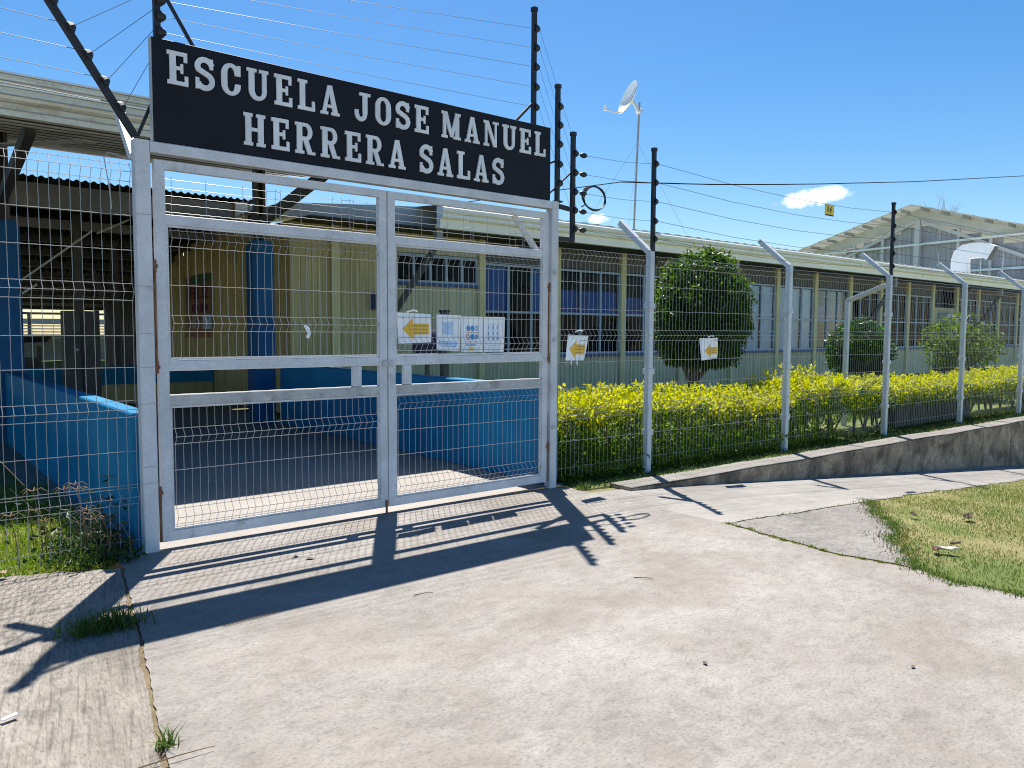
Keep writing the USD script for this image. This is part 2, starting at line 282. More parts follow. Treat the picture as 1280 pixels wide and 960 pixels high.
class MB:
    """Collects boxes, bars, tubes and prisms into one mesh."""

    def __init__(self):
        self.v, self.f, self.n = [], [], 0

    def add(self, v, f):
        v, f = np.asarray(v, float), np.asarray(f, int)
        if f.shape[1] == 4:
            f = np.vstack([f[:, [0, 1, 2]], f[:, [0, 2, 3]]])
        self.v.append(v); self.f.append(f + self.n); self.n += len(v)
        return self

    def tri(self, t):
        return self.add(t.vertices, t.faces)

    def box(self, a, b):
        a, b = np.minimum(a, b), np.maximum(a, b)
        v = np.array([[x, y, z] for x in (a[0], b[0]) for y in (a[1], b[1]) for z in (a[2], b[2])])
        f = [[0, 1, 3, 2], [4, 6, 7, 5], [0, 4, 5, 1], [2, 3, 7, 6], [0, 2, 6, 4], [1, 5, 7, 3]]
        return self.add(v, f)

    def bar(self, p, q, w, h=None, cham=0.0, upv=(0, 0, 1)):
        """A bar of section w (across) x h from p to q."""
        h = w if h is None else h
        p, q = np.asarray(p, float), np.asarray(q, float)
        d = q - p; d /= np.linalg.norm(d)
        u = np.asarray(upv, float)
        if abs(d @ u) > 0.95:
            u = np.array([0, 1.0, 0]) if abs(d[1]) < 0.9 else np.array([1.0, 0, 0])
        s = np.cross(d, u); s /= np.linalg.norm(s); u = np.cross(s, d)
        if cham > 0:
            a, b, c = w / 2, h / 2, cham
            sec = [(-a + c, -b), (a - c, -b), (a, -b + c), (a, b - c), (a - c, b), (-a + c, b), (-a, b - c), (-a, -b + c)]
        else:
            sec = [(-w / 2, -h / 2), (w / 2, -h / 2), (w / 2, h / 2), (-w / 2, h / 2)]
        n = len(sec)
        v = [e + x * s + y * u for e in (p, q) for x, y in sec]
        f = [[i, (i + 1) % n, n + (i + 1) % n] for i in range(n)] + [[i, n + (i + 1) % n, n + i] for i in range(n)]
        f += [[0, i + 1, i] for i in range(1, n - 1)] + [[n, n + i, n + i + 1] for i in range(1, n - 1)]
        return self.add(v, f)

    def tube(self, pts, r, sides=6, caps=True):
        p = np.asarray(pts, float)
        t = np.gradient(p, axis=0); t /= np.linalg.norm(t, axis=1, keepdims=True) + 1e-12
        ref = np.where(np.abs(t[:, 2:]) < 0.9, [0, 0, 1.0], [1.0, 0, 0])
        if len(p) > 2 and np.abs(t[:, 2]).max() > 0.85 and np.abs(t[:, 2]).min() < 0.95:
            ref = np.tile([[0.31, 0.95, 0.05]], (len(p), 1))
        a = np.cross(t, ref); a /= np.linalg.norm(a, axis=1, keepdims=True) + 1e-12
        b = np.cross(t, a)
        ang = np.arange(sides) * 2 * PI / sides
        rr = np.broadcast_to(r, (len(p),))
        v = p[:, None] + rr[:, None, None] * (np.cos(ang)[None, :, None] * a[:, None] + np.sin(ang)[None, :, None] * b[:, None])
        i, j = np.meshgrid(np.arange(len(p) - 1), np.arange(sides), indexing='ij')
        q = np.stack([i * sides + j, i * sides + (j + 1) % sides, (i + 1) * sides + (j + 1) % sides, (i + 1) * sides + j], -1).reshape(-1, 4)
        v = v.reshape(-1, 3)
        f = np.vstack([q[:, [0, 1, 2]], q[:, [0, 2, 3]]])
        if caps:
            e = (len(p) - 1) * sides
            f = np.vstack([f, [[0, k + 1, k] for k in range(1, sides - 1)], [[e, e + k, e + k + 1] for k in range(1, sides - 1)]])
        return self.add(v, f)

    def prism(self, poly, plane, c0, c1):
        """Extrudes a shapely polygon. plane 'xz': poly (x, z) from y = c0 to c1; 'yz': poly (y, z) from x = c0 to c1; 'xy': z."""
        for g in (poly.geoms if hasattr(poly, 'geoms') else [poly]):
            t = trimesh.creation.extrude_polygon(g, abs(c1 - c0))
            v = t.vertices.copy(); w = v[:, 2] + min(c0, c1)
            f = t.faces
            if plane == 'xz':
                v = np.stack([v[:, 0], w, v[:, 1]], 1); f = f[:, ::-1]
            elif plane == 'yz':
                v = np.stack([w, v[:, 0], v[:, 1]], 1)
            else:
                v = np.stack([v[:, 0], v[:, 1], w], 1)
            self.add(v, f)
        return self

    def build(self):
        return np.vstack(self.v), np.vstack(self.f)


def ground_z(x):
    """The pavement outside falls to the right of the gate."""
    return -0.078 * 0.5 * np.logaddexp(0.0, (np.asarray(x, float) - 4.3) / 0.5)


def sheet(poly, lift=0.0, strip=0.6, zf=ground_z):
    """A ground sheet: a polygon cut into strips so that it follows the fall of the ground."""
    x0, y0, x1, y1 = poly.bounds
    mb = MB()
    edges = np.unique(np.clip(np.r_[x0, np.arange(2.0, 12.0, strip), np.arange(12, 60, 4.0), x1], x0, x1))
    for a, b in zip(edges[:-1], edges[1:]):
        c = poly.intersection(sbox(a, y0 - 1, b, y1 + 1))
        for g in (c.geoms if hasattr(c, 'geoms') else [c]):
            if g.geom_type == 'Polygon' and g.area > 1e-6:
                v, f = trimesh.creation.triangulate_polygon(g, engine=None)
                mb.add(np.c_[v, zf(v[:, 0]) + lift], f)
    v, f = mb.build()
    n = np.cross(v[f[:, 1]] - v[f[:, 0]], v[f[:, 2]] - v[f[:, 0]])[:, 2]
    f[n < 0] = f[n < 0][:, ::-1]
    return v, f


def ragged(pts, amp, step, seed):
    """A line through pts with small random sideways wander."""
    r = np.random.default_rng(seed)
    ls = LineString(pts)
    out = []
    n = max(2, int(ls.length / step))
    for i in range(n + 1):
        p = ls.interpolate(i / n, normalized=True)
        out.append((p.x + (r.normal() * amp if 0 < i < n else 0), p.y + (r.normal() * amp if 0 < i < n else 0)))
    return out


def leaves(pos, length, width, seed, updir=0.35, droop=0.0):
    """Leaf-sized folded diamonds at pos, randomly turned."""
    r = np.random.default_rng(seed)
    n = len(pos)
    d = r.normal(size=(n, 3)); d[:, 2] = d[:, 2] * 0.7 + updir - droop
    d /= np.linalg.norm(d, axis=1, keepdims=True)
    s = np.cross(d, r.normal(size=(n, 3))); s /= np.linalg.norm(s, axis=1, keepdims=True)
    u = np.cross(s, d)
    L = length * r.uniform(0.65, 1.3, (n, 1)); Wd = width * r.uniform(0.7, 1.25, (n, 1))
    v = np.stack([pos, pos + d * L * 0.45 + s * Wd / 2 + u * Wd * 0.16, pos + d * L, pos + d * L * 0.45 - s * Wd / 2 + u * Wd * 0.16], 1).reshape(-1, 3)
    b = np.arange(n)[:, None] * 4
    return v, np.vstack([b + [0, 1, 2], b + [0, 2, 3]])


def blades(xy, z, hmin, hmax, width, seed, lean=0.5):
    """Grass: thin bent triangles standing at xy."""
    r = np.random.default_rng(seed)
    n = len(xy)
    h = r.uniform(hmin, hmax, n); a = r.uniform(0, 2 * PI, n); l = np.abs(r.normal(0, lean, n)) * h
    s = np.c_[np.cos(a), np.sin(a)] * width * r.uniform(0.6, 1.3, (n, 1)) / 2
    b = r.uniform(0, 2 * PI, n)
    o = np.c_[np.cos(b), np.sin(b)] * l[:, None]
    z = np.broadcast_to(z, (n,))
    v = np.stack([np.c_[xy - s, z - 0.005], np.c_[xy + s, z - 0.005], np.c_[xy + o * 0.35 + s * 0.7, z + h * 0.6], np.c_[xy + o * 0.35 - s * 0.7, z + h * 0.6], np.c_[xy + o, z + h]], 1).reshape(-1, 3)
    k = np.arange(n)[:, None] * 5
    return v, np.vstack([k + [0, 1, 2], k + [0, 2, 3], k + [3, 2, 4]])


def in_poly(poly, n, seed):
    import shapely
    r = np.random.default_rng(seed)
    x0, y0, x1, y1 = poly.bounds
    p = r.uniform((x0, y0), (x1, y1), (int(n * (x1 - x0) * (y1 - y0) / poly.area * 1.05) + 10, 2))
    return p[shapely.contains_xy(poly, p[:, 0], p[:, 1])][:n]


def fence_y(x):
    return -0.0232 * (x - 3.99)


# ================================================================== THE GROUND
joint_left = ragged([(-0.20, -0.30), (-0.30, -0.86), (-0.43, -1.70), (-0.58, -2.47), (-0.65, -2.90), (-1.25, -6.5), (-2.3, -13)], 0.0035, 0.05, 3)
joint_two = ragged([(4.10, -2.05), (3.97, -2.76), (3.95, -3.21), (4.03, -3.51)], 0.012, 0.12, 4)
joint_one = ragged([(4.10, -2.05), (5.07, -2.09), (6.76, -2.00)], 0.008, 0.12, 5)
lawn_left = ragged([(6.76, -2.02), (6.14, -2.35), (5.30, -2.92), (4.78, -3.16), (4.06, -3.64)], 0.03, 0.10, 6)
lawn_low = ragged([(4.06, -3.64), (3.97, -3.95), (3.98, -4.31), (4.2, -5.4), (4.9, -8), (6.5, -13)], 0.022, 0.10, 8)
lawn_top = ragged([(6.76, -2.02), (8.85, -1.95), (12.05, -1.87), (22, -1.75), (40, -1.7)], 0.02, 0.16, 9)
gate_line = [(-0.20, -0.02), (4.10, -0.02)]
drive_poly = Polygon(joint_left + [(6.5, -13)] + lawn_low[::-1] + joint_two[::-1] + [(4.10, -0.45), (4.10, -0.02), (-0.20, -0.02)]).buffer(0)
left_poly = Polygon([(p[0] - 0.022 + 0.006 * math.sin(7 * p[1]), p[1] ) for p in joint_left] + [(-14, -13)] + ragged([(-14, -0.42), (-3, -0.12), (-0.87, -0.05), (-0.55, -0.17), (-0.26, -0.31)], 0.012, 0.12, 2)).buffer(0)
walk_poly = Polygon([(4.10, -0.45), (4.10, -2.04)] + [(x + 0.01, y + 0.008) for x, y in joint_one] + [(x, y + 0.02) for x, y in lawn_top] + [(40, -0.45)]).buffer(0)
rough_poly = Polygon([(x + 0.03, y - 0.006) for x, y in joint_one[1:-1]] + lawn_left + [(x + 0.06 + 0.015 * math.sin(9 * y), y) for x, y in joint_two[::-1]]).buffer(0)
lawn_poly = Polygon(lawn_top + [(40, -13), (6.5, -13)] + lawn_low[::-1] + lawn_left[::-1]).buffer(0)

base = sheet(sbox(-60, -60, 60, -0.30), -0.007, 0.6, lambda x: ground_z(np.clip(x, -60, 40)))
single('ground', base, 'dirt', 'bare dirt and dry turf ground', None, kind='structure')
g2 = MB()
for a, b, c, d in ((-400, -400, 400, -60), (-400, -60, -60, 400), (60, -60, 400, 400), (-60, 60, 60, 400)):
    g2.add([(a, b, -4.6), (c, b, -4.6), (c, d, -4.6), (a, d, -4.6)], [[0, 1, 2, 3]])
single('terrain', g2, 'turf', kind='structure')
single('driveway', sheet(drive_poly), 'drive', kind='structure')
single('pavement', sheet(left_poly, 0.003), 'brushed', kind='structure')
single('sidewalk', sheet(walk_poly, 0.0), 'walk', kind='structure')
single('apron_slab', sheet(rough_poly, -0.002), 'rough', kind='structure')
single('lawn', sheet(lawn_poly, -0.006), 'turf', kind='structure')
flat = lambda x: np.zeros_like(np.asarray(x, float))
single('courtyard_floor', sheet(sbox(-0.30, -0.02, 4.12, 9.8), 0.0, 2.0, flat), 'floor', kind='structure')
single('hall_floor', sheet(sbox(-40, 9.8, 4.7, 23.5), 0.0, 4.0, flat), 'floor', kind='structure')
single('far_ground', sheet(sbox(-60, 23.5, 4.7, 60), -0.02, 4.0, flat), 'soil', kind='structure')
single('garden_ground', sheet(Polygon([(4.12, -0.30), (60, -0.9), (60, 60), (4.7, 60), (4.7, 9.8), (4.12, 9.8)]), -0.02, 2.0, flat), 'soil', kind='structure')
left_yard = Polygon([(-40, 9.8), (-40, -0.45), (-14, -0.42), (-0.5, -0.14), (-0.2, -0.02), (-0.30, -0.02), (-0.30, 9.8)])
single('side_yard', sheet(left_yard, -0.012, 2.0, flat), 'turf', kind='structure')

# grass
pp = in_poly(lawn_poly.intersection(sbox(3.5, -6.5, 13.5, -1.5)), 150000, 11)
keep = meshkit.fbm(np.c_[pp * 1.1, np.zeros(len(pp))]) if hasattr(meshkit, 'fbm') else np.zeros(len(pp))
keep = (keep - keep.mean()) / (keep.std() + 1e-9)
sel = pp[np.random.default_rng(5).uniform(size=len(pp)) < np.clip(0.62 + 0.3 * keep, 0.12, 1)]
green = (np.random.default_rng(6).uniform(size=len(sel)) < np.clip(0.16 + 0.32 * meshkit.fbm(np.c_[sel * 0.9 + 40, np.zeros(len(sel))]), 0.05, 0.95)) | (np.hypot(sel[:, 0] - 4.6, sel[:, 1] + 3.75) < 0.55 * np.random.default_rng(3).uniform(0.4, 1.3, len(sel)))
single('dry_grass', blades(sel[~green], ground_z(sel[~green, 0]) - 0.006, 0.006, 0.022, 0.005, 12, 1.2), 'grass', 'short dry yellow grass of the lawn on the right', 'grass', kind='stuff')
single('green_grass', blades(sel[green], ground_z(sel[green, 0]) - 0.006, 0.008, 0.028, 0.005, 13, 1.0), 'grass_green', 'green blades mixed into the lawn on the right', 'grass', kind='stuff')
ep_ = np.vstack([np.random.default_rng(700 + k).normal(p, 0.09, (26, 2)) for k, p in enumerate(lawn_left)])
single('edge_litter', blades(ep_, ground_z(ep_[:, 0]), 0.003, 0.014, 0.009, 21, 2.6), 'straw', 'dry brown straw and leaf bits scattered on the slab edge beside the lawn', 'litter', kind='stuff')
cp_ = np.vstack([np.random.default_rng(800 + k).normal(p, 0.05, (60, 2)) for k, p in enumerate(lawn_low[:26] + lawn_left)])
single('edge_grass', blades(cp_, ground_z(cp_[:, 0]), 0.01, 0.035, 0.006, 22, 1.1), 'grass_green', 'grass creeping over the concrete along the lawn edge', 'grass', kind='stuff')
jp = np.vstack([np.random.default_rng(20 + k).normal(np.array(p) + (0.03, 0), 0.018, (int(26 + 12 * (k % 3)), 2)) for k, p in enumerate(joint_two)] + [np.random.default_rng(60 + k).normal(p, 0.02, ((5 if k % 4 else 12), 2)) for k, p in enumerate(joint_one)] + [np.random.default_rng(120 + k).normal(p, 0.03, (14, 2)) for k, p in enumerate(lawn_low[:24])] + [np.random.default_rng(160 + k).normal(p, 0.025, (8, 2)) for k, p in enumerate(lawn_top[:60])])
single('joint_grass', blades(jp, ground_z(jp[:, 0]) - 0.008, 0.008, 0.03, 0.007, 14, 1.0), 'grass', 'dry grass growing in the joints around the rough slab', 'grass', kind='stuff')
lp = in_poly(Polygon([(-3.2, -0.20), (-0.87, -0.06), (-0.55, -0.17), (-0.25, -0.30), (-0.12, 0.3), (-0.12, 3.2), (-3.2, 5)]), 34000, 15)
lp = lp[np.random.default_rng(4).uniform(size=len(lp)) < np.clip(1.25 - 0.28 * lp[:, 1], 0.25, 1)]
single('verge_grass', blades(lp, -0.012, 0.02, 0.085, 0.008, 16, 0.8), 'verge', 'sunlit rough grass behind the wire fence left of the gate', 'grass', kind='stuff')
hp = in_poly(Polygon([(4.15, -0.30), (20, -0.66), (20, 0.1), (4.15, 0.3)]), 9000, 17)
single('hedge_grass', blades(hp, -0.02, 0.02, 0.07, 0.010, 18, 0.8), 'grass_shaded', 'green grass under the hedge along the low wall', 'grass', kind='stuff')  # shade under the hedge is in the blade colour
yp = in_poly(sbox(4.2, 1.0, 24, 4.5), 14000, 19)
single('yard_grass', blades(yp, -0.02, 0.05, 0.12, 0.03, 20, 0.6), 'grass_green', 'grass between the hedge and the school wall', 'grass', kind='stuff')

# ================================================================== WIRE MESH
WR = 0.0019


def wire_mesh(x0, x1, y_of, rows, bends, step=0.06, depth=0.045, z0=None, z1=None, sign=-1):
    """A welded panel of vertical wires, folded into V beams. rows: heights of single horizontals; bends: heights (centre) of the folds."""
    mb = MB()
    H = 0.058
    zs = sorted(set([z0, z1] if z0 is not None else []) | set(rows))
    prof = [(z, 0.0) for z in zs]
    for b in bends:
        prof += [(b - H, 0.0), (b, sign * depth), (b + H, 0.0)]
    prof = sorted(prof)
    n = max(2, int(round((x1 - x0) / step)))
    for k in range(n + 1):
        x = x0 + (x1 - x0) * k / n
        mb.tube([(x, y_of(x) + d, z) for z, d in prof], WR, 4, False)
    for z, d in [(z, 0.0) for z in rows] + [q for b in bends for q in ((b - H, 0.0), (b, sign * depth), (b + H, 0.0))]:
        yo = 0.0055 if d == 0 else 0
        mb.tube([(x0 - 0.01, y_of(x0) + d + yo, z), (x1 + 0.01, y_of(x1) + d + yo, z)], WR * 1.3, 5, False)
    return mb


def turned_mesh(x0, x1, zs, xs, bends_x, y=0.0):
    """The same mesh laid on its side: many horizontals, few verticals, folds running upright."""
    mb = MB()
    H = 0.055
    prof = sorted([(x0, 0.0), (x1, 0.0)] + [(b + o, d) for b in bends_x for o, d in ((-H, 0.0), (0, -0.04), (H, 0.0))])
    for z in zs:
        mb.tube([(x, y + d, z) for x, d in prof], WR, 4, False)
    for x, d in [(x, 0.0) for x in xs] + [(b + o, d) for b in bends_x for o, d in ((-H, 0.0), (0, -0.04), (H, 0.0))]:
        mb.tube([(x, y + d + 0.005, zs[0] - 0.02), (x, y + d + 0.005, zs[-1] + 0.02)], WR, 4, False)
    return mb


# ================================================================== THE GATE
GX = 3.99
gate = thing('school_gate', 'tall grey steel double gate with wire mesh panels between two square posts', 'gate', (0, 0, 0))
CH = 0.006
part(gate, 'post', MB().bar((0.05, 0.0, -0.05), (0.05, 0.0, 2.917), 0.10, 0.10, CH, (0, 1, 0)), 'gate')
part(gate, 'post', MB().bar((3.945, 0.0, -0.05), (3.945, 0.0, 2.914), 0.09, 0.10, CH, (0, 1, 0)), 'gate')
part(gate, 'top_beam', MB().bar((0.102, 0.0, 2.877), (3.898, 0.0, 2.877), 0.10, 0.077, CH), 'gate')
Z0, Z1 = 0.055, 2.797


def leaf(xa, xb, hinge_left):
    s = 0.072
    ringp = sbox(xa, Z0, xb, Z1).difference(sbox(xa + s, 0.130, xb - s, 2.735))
    lf = part(gate, 'gate_leaf', MB().prism(ringp, 'xz', -0.025, 0.025), 'gate')
    xi, xo = xa + s + 0.001, xb - s - 0.001
    for nm, za, zb, mt in (('upper_rail', 2.347, 2.421, 'gate'), ('middle_rail', 1.300, 1.378, 'gate'), ('lower_rail', 1.047, 1.128, 'gate_dirty')):
        part(lf, nm, MB().bar((xi, 0, (za + zb) / 2), (xo, 0, (za + zb) / 2), 0.048, zb - za, 0.005), mt)
    xs = xb - 0.285 if hinge_left else xa + 0.20
    part(lf, 'short_upright', MB().bar((xs, 0, 1.129), (xs, 0, 1.299), 0.08, 0.046, 0.005, (0, 1, 0)), 'gate')
    if not hinge_left:
        part(lf, 'corner_brace', MB().bar((xb - 0.40, 0.055, 2.75), (xb - 0.04, 0.055, 2.36), 0.05, 0.05, 0.004), 'gate')
    # thin angle frames that hold the mesh
    fb = MB()
    for za, zb in ((0.131, 1.046), (1.379, 2.346)):
        for z in (za + 0.008, zb - 0.008):
            fb.bar((xi, -0.012, z), (xo, -0.012, z), 0.014, 0.014)
        for x in (xi + 0.008, xo - 0.008):
            fb.bar((x, -0.012, za + 0.016), (x, -0.012, zb - 0.016), 0.014, 0.014, 0, (0, 1, 0))
    part(lf, 'mesh_frame', fb, 'gate')
    fy0 = lambda x: -0.002
    part(lf, 'wire_mesh', wire_mesh(xi + 0.035, xo - 0.02, fy0, [0.57, 0.15, 1.03] if hinge_left else [0.72, 0.50, 0.15], [0.225, 0.82] if hinge_left else [0.225, 0.965], 0.0585, 0.045, 0.135, 1.04), 'wire')
    part(lf, 'wire_mesh', wire_mesh(xi + 0.035, xo - 0.02, fy0, [1.92, 1.395, 2.335] if hinge_left else [1.97, 1.72, 1.395, 2.335], [1.645, 2.255] if hinge_left else [1.485, 2.255], 0.0585, 0.045, 1.382, 2.342), 'wire')
    w = xo - xi
    part(lf, 'wire_mesh', turned_mesh(xi, xo, np.arange(2.44, 2.73, 0.058), [xi + 0.05, xi + w * 0.17, xi + w * 0.33, xi + w * 0.60, xi + w * 0.76, xo - 0.10], [xi + w * 0.47, xo - 0.28]), 'wire')
    # hinges and pivot rod
    hx = xa - 0.012 if hinge_left else xb + 0.012
    hm = MB()
    for z in (0.42, 1.33, 2.05):
        hm.tube([(hx, -0.025, z - 0.045), (hx, -0.025, z + 0.045)], 0.014, 8)
        hm.box((hx - 0.022, -0.03, z - 0.012), (hx + 0.022, -0.012, z + 0.012))
    part(lf, 'hinge', hm, 'rust')
    rd = MB()
    rd.tube([(hx + 0.002, -0.02, 0.06), (hx + 0.002, -0.02, 0.40)], 0.011, 6)
    rd.tube([(hx + 0.002, -0.02, 1.36), (hx + 0.002, -0.02, 2.03)], 0.007, 6)
    part(lf, 'pivot_rod', rd, 'rust')
    return lf


la = leaf(0.128, 2.000, True)
lb = leaf(2.012, 3.872, False)
lk = MB().box((1.955, -0.034, 1.285), (2.055, -0.0265, 1.345))
lk.tube([(2.005, -0.036, 1.31), (2.005, -0.05, 1.31)], 0.008, 8)
part(la, 'lock_plate', lk, 'gate_dirty')
part(la, 'drop_bolt', MB().tube([(1.985, -0.03, 0.0), (1.985, -0.03, 0.12)], 0.01, 6), 'rust')
gs = MB()
for z, x in ((0.62, 3.935), (1.52, 3.94), (2.2, 3.94)):
    gs.box((x - 0.02, -0.064, z - 0.02), (x + 0.02, -0.051, z + 0.02))
part(gate, 'hasp', gs, 'gate_dirty')
ties = MB()
for z in (0.5, 0.62, 1.07, 1.33, 1.57, 1.9, 2.4):
    ties.tube([(-0.004, -0.053, z), (0.104, -0.053, z + 0.004)], 0.0014, 4)
part(gate, 'wire_tie', ties, 'gate_dirty', kind='stuff')
part(gate, 'bent_arm', MB().bar((0.02, 0.045, 2.80), (0.02, 0.50, 3.27), 0.07, 0.05, 0.005), 'post')

# ------------------------------------------------------------------ the sign over the gate
T = 0.185


def R(a, b, c, d):
    return sbox(a, b, c, d)


def stroke(pts, w):
    return LineString(pts).buffer(w / 2, cap_style=2, join_style=1)


def arc(cx, cy, rx, ry, a0, a1, n=20):
    return [(cx + rx * math.cos(math.radians(a0 + (a1 - a0) * i / n)), cy + ry * math.sin(math.radians(a0 + (a1 - a0) * i / n))) for i in range(n + 1)]


def ring(w):
    o = affinity.scale(Point(0, 0).buffer(1, 24), w / 2, 0.34)
    outer = unary_union([affinity.translate(o, w / 2, 0.34), affinity.translate(o, w / 2, 0.66), R(0, 0.34, w, 0.66)])
    i = affinity.scale(Point(0, 0).buffer(1, 24), w / 2 - T, 0.34 - 0.12)
    inner = unary_union([affinity.translate(i, w / 2, 0.34), affinity.translate(i, w / 2, 0.66), R(T, 0.34, w - T, 0.66)])
    return outer, inner


S = 0.12


def glyph(c):
    if c == 'E':
        return unary_union([R(0.07, 0, 0.07 + T, 1), R(0, 0, 0.6, S), R(0, 1 - S, 0.58, 1), R(0.2, 0.45, 0.42, 0.56), R(0.38, 0.36, 0.46, 0.65), R(0.5, 0.1, 0.6, 0.30), R(0.48, 0.71, 0.58, 0.9)])
    if c == 'L':
        return unary_union([R(0.07, 0, 0.07 + T, 1), R(0, 0, 0.6, S), R(0, 1 - S * 0.85, 0.33, 1), R(0.5, 0.1, 0.6, 0.33)])
    if c == 'H':
        return unary_union([R(0.06, 0, 0.06 + T, 1), R(0.46, 0, 0.46 + T, 1), R(0.2, 0.45, 0.5, 0.56)] + [R(x, y, x + 0.29, y + 0.105) for x in (0.005, 0.41) for y in (0, 0.895)])
    if c == 'U':
        o = unary_union([R(0.06, 0.32, 0.64, 1), affinity.scale(Point(0.35, 0.32).buffer(1, 24), 0.29, 0.32)])
        i = unary_union([R(0.06 + T, 0.32, 0.64 - T * 0.78, 1.1), affinity.scale(Point(0.3725, 0.33).buffer(1, 24), 0.1275, 0.2)])
        return unary_union([o.difference(i), R(0, 0.895, 0.32, 1), R(0.40, 0.895, 0.70, 1)])
    if c == 'J':
        return unary_union([R(0.30, 0.27, 0.30 + T, 1), R(0.18, 0.895, 0.6, 1), stroke(arc(0.235, 0.28, 0.16, 0.215, 0, -180), 0.15), R(0.0, 0.26, 0.15, 0.38)])
    if c == 'O':
        o, i = ring(0.62)
        return o.difference(i)
    if c == 'C':
        o, i = ring(0.60)
        g = o.difference(i).difference(R(0.36, 0.36, 0.7, 0.64))
        return unary_union([g, R(0.50, 0.66, 0.60, 0.97), R(0.44, 0.30, 0.60, 0.38)])
    if c == 'S':
        p = arc(0.30, 0.72, 0.215, 0.21, 15, 210, 20) + arc(0.30, 0.285, 0.215, 0.215, 60, -165, 22)
        return unary_union([stroke(p, 0.165), R(0.44, 0.66, 0.55, 0.98), R(0.02, 0.02, 0.13, 0.36)])
    if c == 'A':
        g = Polygon([(0.27, 1), (0.43, 1), (0.66, 0), (0.47, 0), (0.335, 0.72), (0.19, 0), (0.05, 0)])
        return unary_union([g, R(0.16, 0.24, 0.52, 0.34), R(0, 0, 0.28, 0.10), R(0.40, 0, 0.70, 0.10)])
    if c == 'M':
        return unary_union([R(0.07, 0, 0.20, 1), R(0.62, 0, 0.80, 1), Polygon([(0.07, 1), (0.26, 1), (0.46, 0.33), (0.64, 1), (0.80, 1), (0.52, 0.06), (0.40, 0.06)]), R(0, 0, 0.28, 0.10), R(0.54, 0, 0.88, 0.10), R(0, 0.9, 0.2, 1), R(0.7, 0.9, 0.88, 1)])
    if c == 'N':
        return unary_union([R(0.08, 0, 0.18, 1), R(0.55, 0, 0.65, 1), Polygon([(0.06, 1), (0.24, 1), (0.65, 0), (0.50, 0)]), R(0, 0, 0.27, 0.10), R(0, 0.9, 0.2, 1), R(0.46, 0.9, 0.74, 1)])
    if c == 'R':
        bowl = unary_union([R(0.2, 0.44, 0.40, 1), affinity.scale(Point(0.38, 0.72).buffer(1, 20), 0.22, 0.28)]).difference(unary_union([R(0.2, 0.56, 0.38, 0.885), affinity.scale(Point(0.36, 0.7225).buffer(1, 20), 0.09, 0.1625)]))
        return unary_union([R(0.06, 0, 0.06 + T, 1), bowl, Polygon([(0.26, 0.5), (0.44, 0.5), (0.62, 0), (0.44, 0)]), R(0, 0, 0.31, 0.10), R(0, 0.9, 0.2, 1), R(0.44, 0, 0.70, 0.09)])


sign = thing('sign_board', 'long black school name board with raised pale letters over the gate', 'sign', (2.0, -0.03, 2.92))
pn = MB().bar((0.128, -0.012, 3.2755), (3.868, -0.012, 3.2755), 0.066, 0.713, 0.004)
part(sign, 'panel', pn, 'sign')
for a, b, c, d in ((0.1265, 2.9165, 0.1285, 3.634), (3.867, 2.9165, 3.869, 3.634)):
    part(sign, 'edge_strip', MB().box((a - 0.004, -0.040, b), (c + 0.004, 0.018, d)), 'greysteel')


def word(txt, x0, x1, z0, z1):
    h = z1 - z0
    gl = [glyph(c) for c in txt]
    wd = [g.bounds[2] - g.bounds[0] for g in gl]
    gap = 0.20
    tot = sum(wd) + gap * (len(txt) - 1)
    sx = (x1 - x0) / tot
    x = x0
    for g, w in zip(gl, wd):
        g = affinity.translate(g, -g.bounds[0], 0)
        g = affinity.translate(affinity.scale(g, sx, h, origin=(0, 0)), x, z0)
        part(sign, 'letter', MB().prism(g.buffer(0), 'xz', -0.058, -0.0455), 'letter')
        x += (w + gap) * sx


word('ESCUELA', 0.225, 1.551, 3.331, 3.562)
word('JOSE', 1.690, 2.413, 3.331, 3.562)
word('MANUEL', 2.550, 3.793, 3.331, 3.562)
word('HERRERA', 0.763, 2.175, 2.990, 3.229)
word('SALAS', 2.318, 3.268, 2.990, 3.235)

# ================================================================== FENCE
PX = [GX + (1.434 + 2.7834 * i) * math.cos(0.0232) for i in range(7)]
pm = (PX[0], fence_y(PX[0]), 0)
GP = 'bent-armed posts of the wire fence right of the gate'
where = ['grey fence post with bent arm, nearest the right side of the gate', 'grey bent-armed fence post just right of the big round tree', 'grey bent-armed fence post propped by a diagonal strut',
         'grey bent-armed fence post in front of the sparse bush', 'grey bent-armed fence post at the right edge of the view', 'grey bent-armed fence post past the right edge', '']


def make_post(x, lab):
    y = fence_y(x)
    t = thing('fence_post', lab, 'fence post', (x, y, 0), GP)
    part(t, 'shaft', MB().bar((x, y, -0.25), (x, y, 2.515), 0.075, 0.075, 0.006, (0, 1, 0)), 'post')
    part(t, 'arm', MB().bar((x, y + 0.012, 2.505), (x, y + 0.455, 2.875), 0.07, 0.062, 0.005), 'post')
    for z in (0.45, 1.15, 1.9):
        part(t, 'clamp', MB().bar((x, y, z - 0.03), (x, y, z + 0.03), 0.10, 0.10, 0.006, (0, 1, 0)), 'post')
    part(t, 'end_cap', MB().bar((x, y + 0.456, 2.876), (x, y + 0.466, 2.884), 0.074, 0.066), 'white')
    return t


p0 = make_post(PX[0], where[0])
for i in range(1, 6):
    copy_of(p0, (PX[i], fence_y(PX[i]), 0), where[i], 'fence post', GP, 'fence_post')
far_left = copy_of(p0, (-2.72, 0.0, 0), 'grey bent-armed fence post left of the gate, outside the view', 'fence post', GP, 'fence_post')

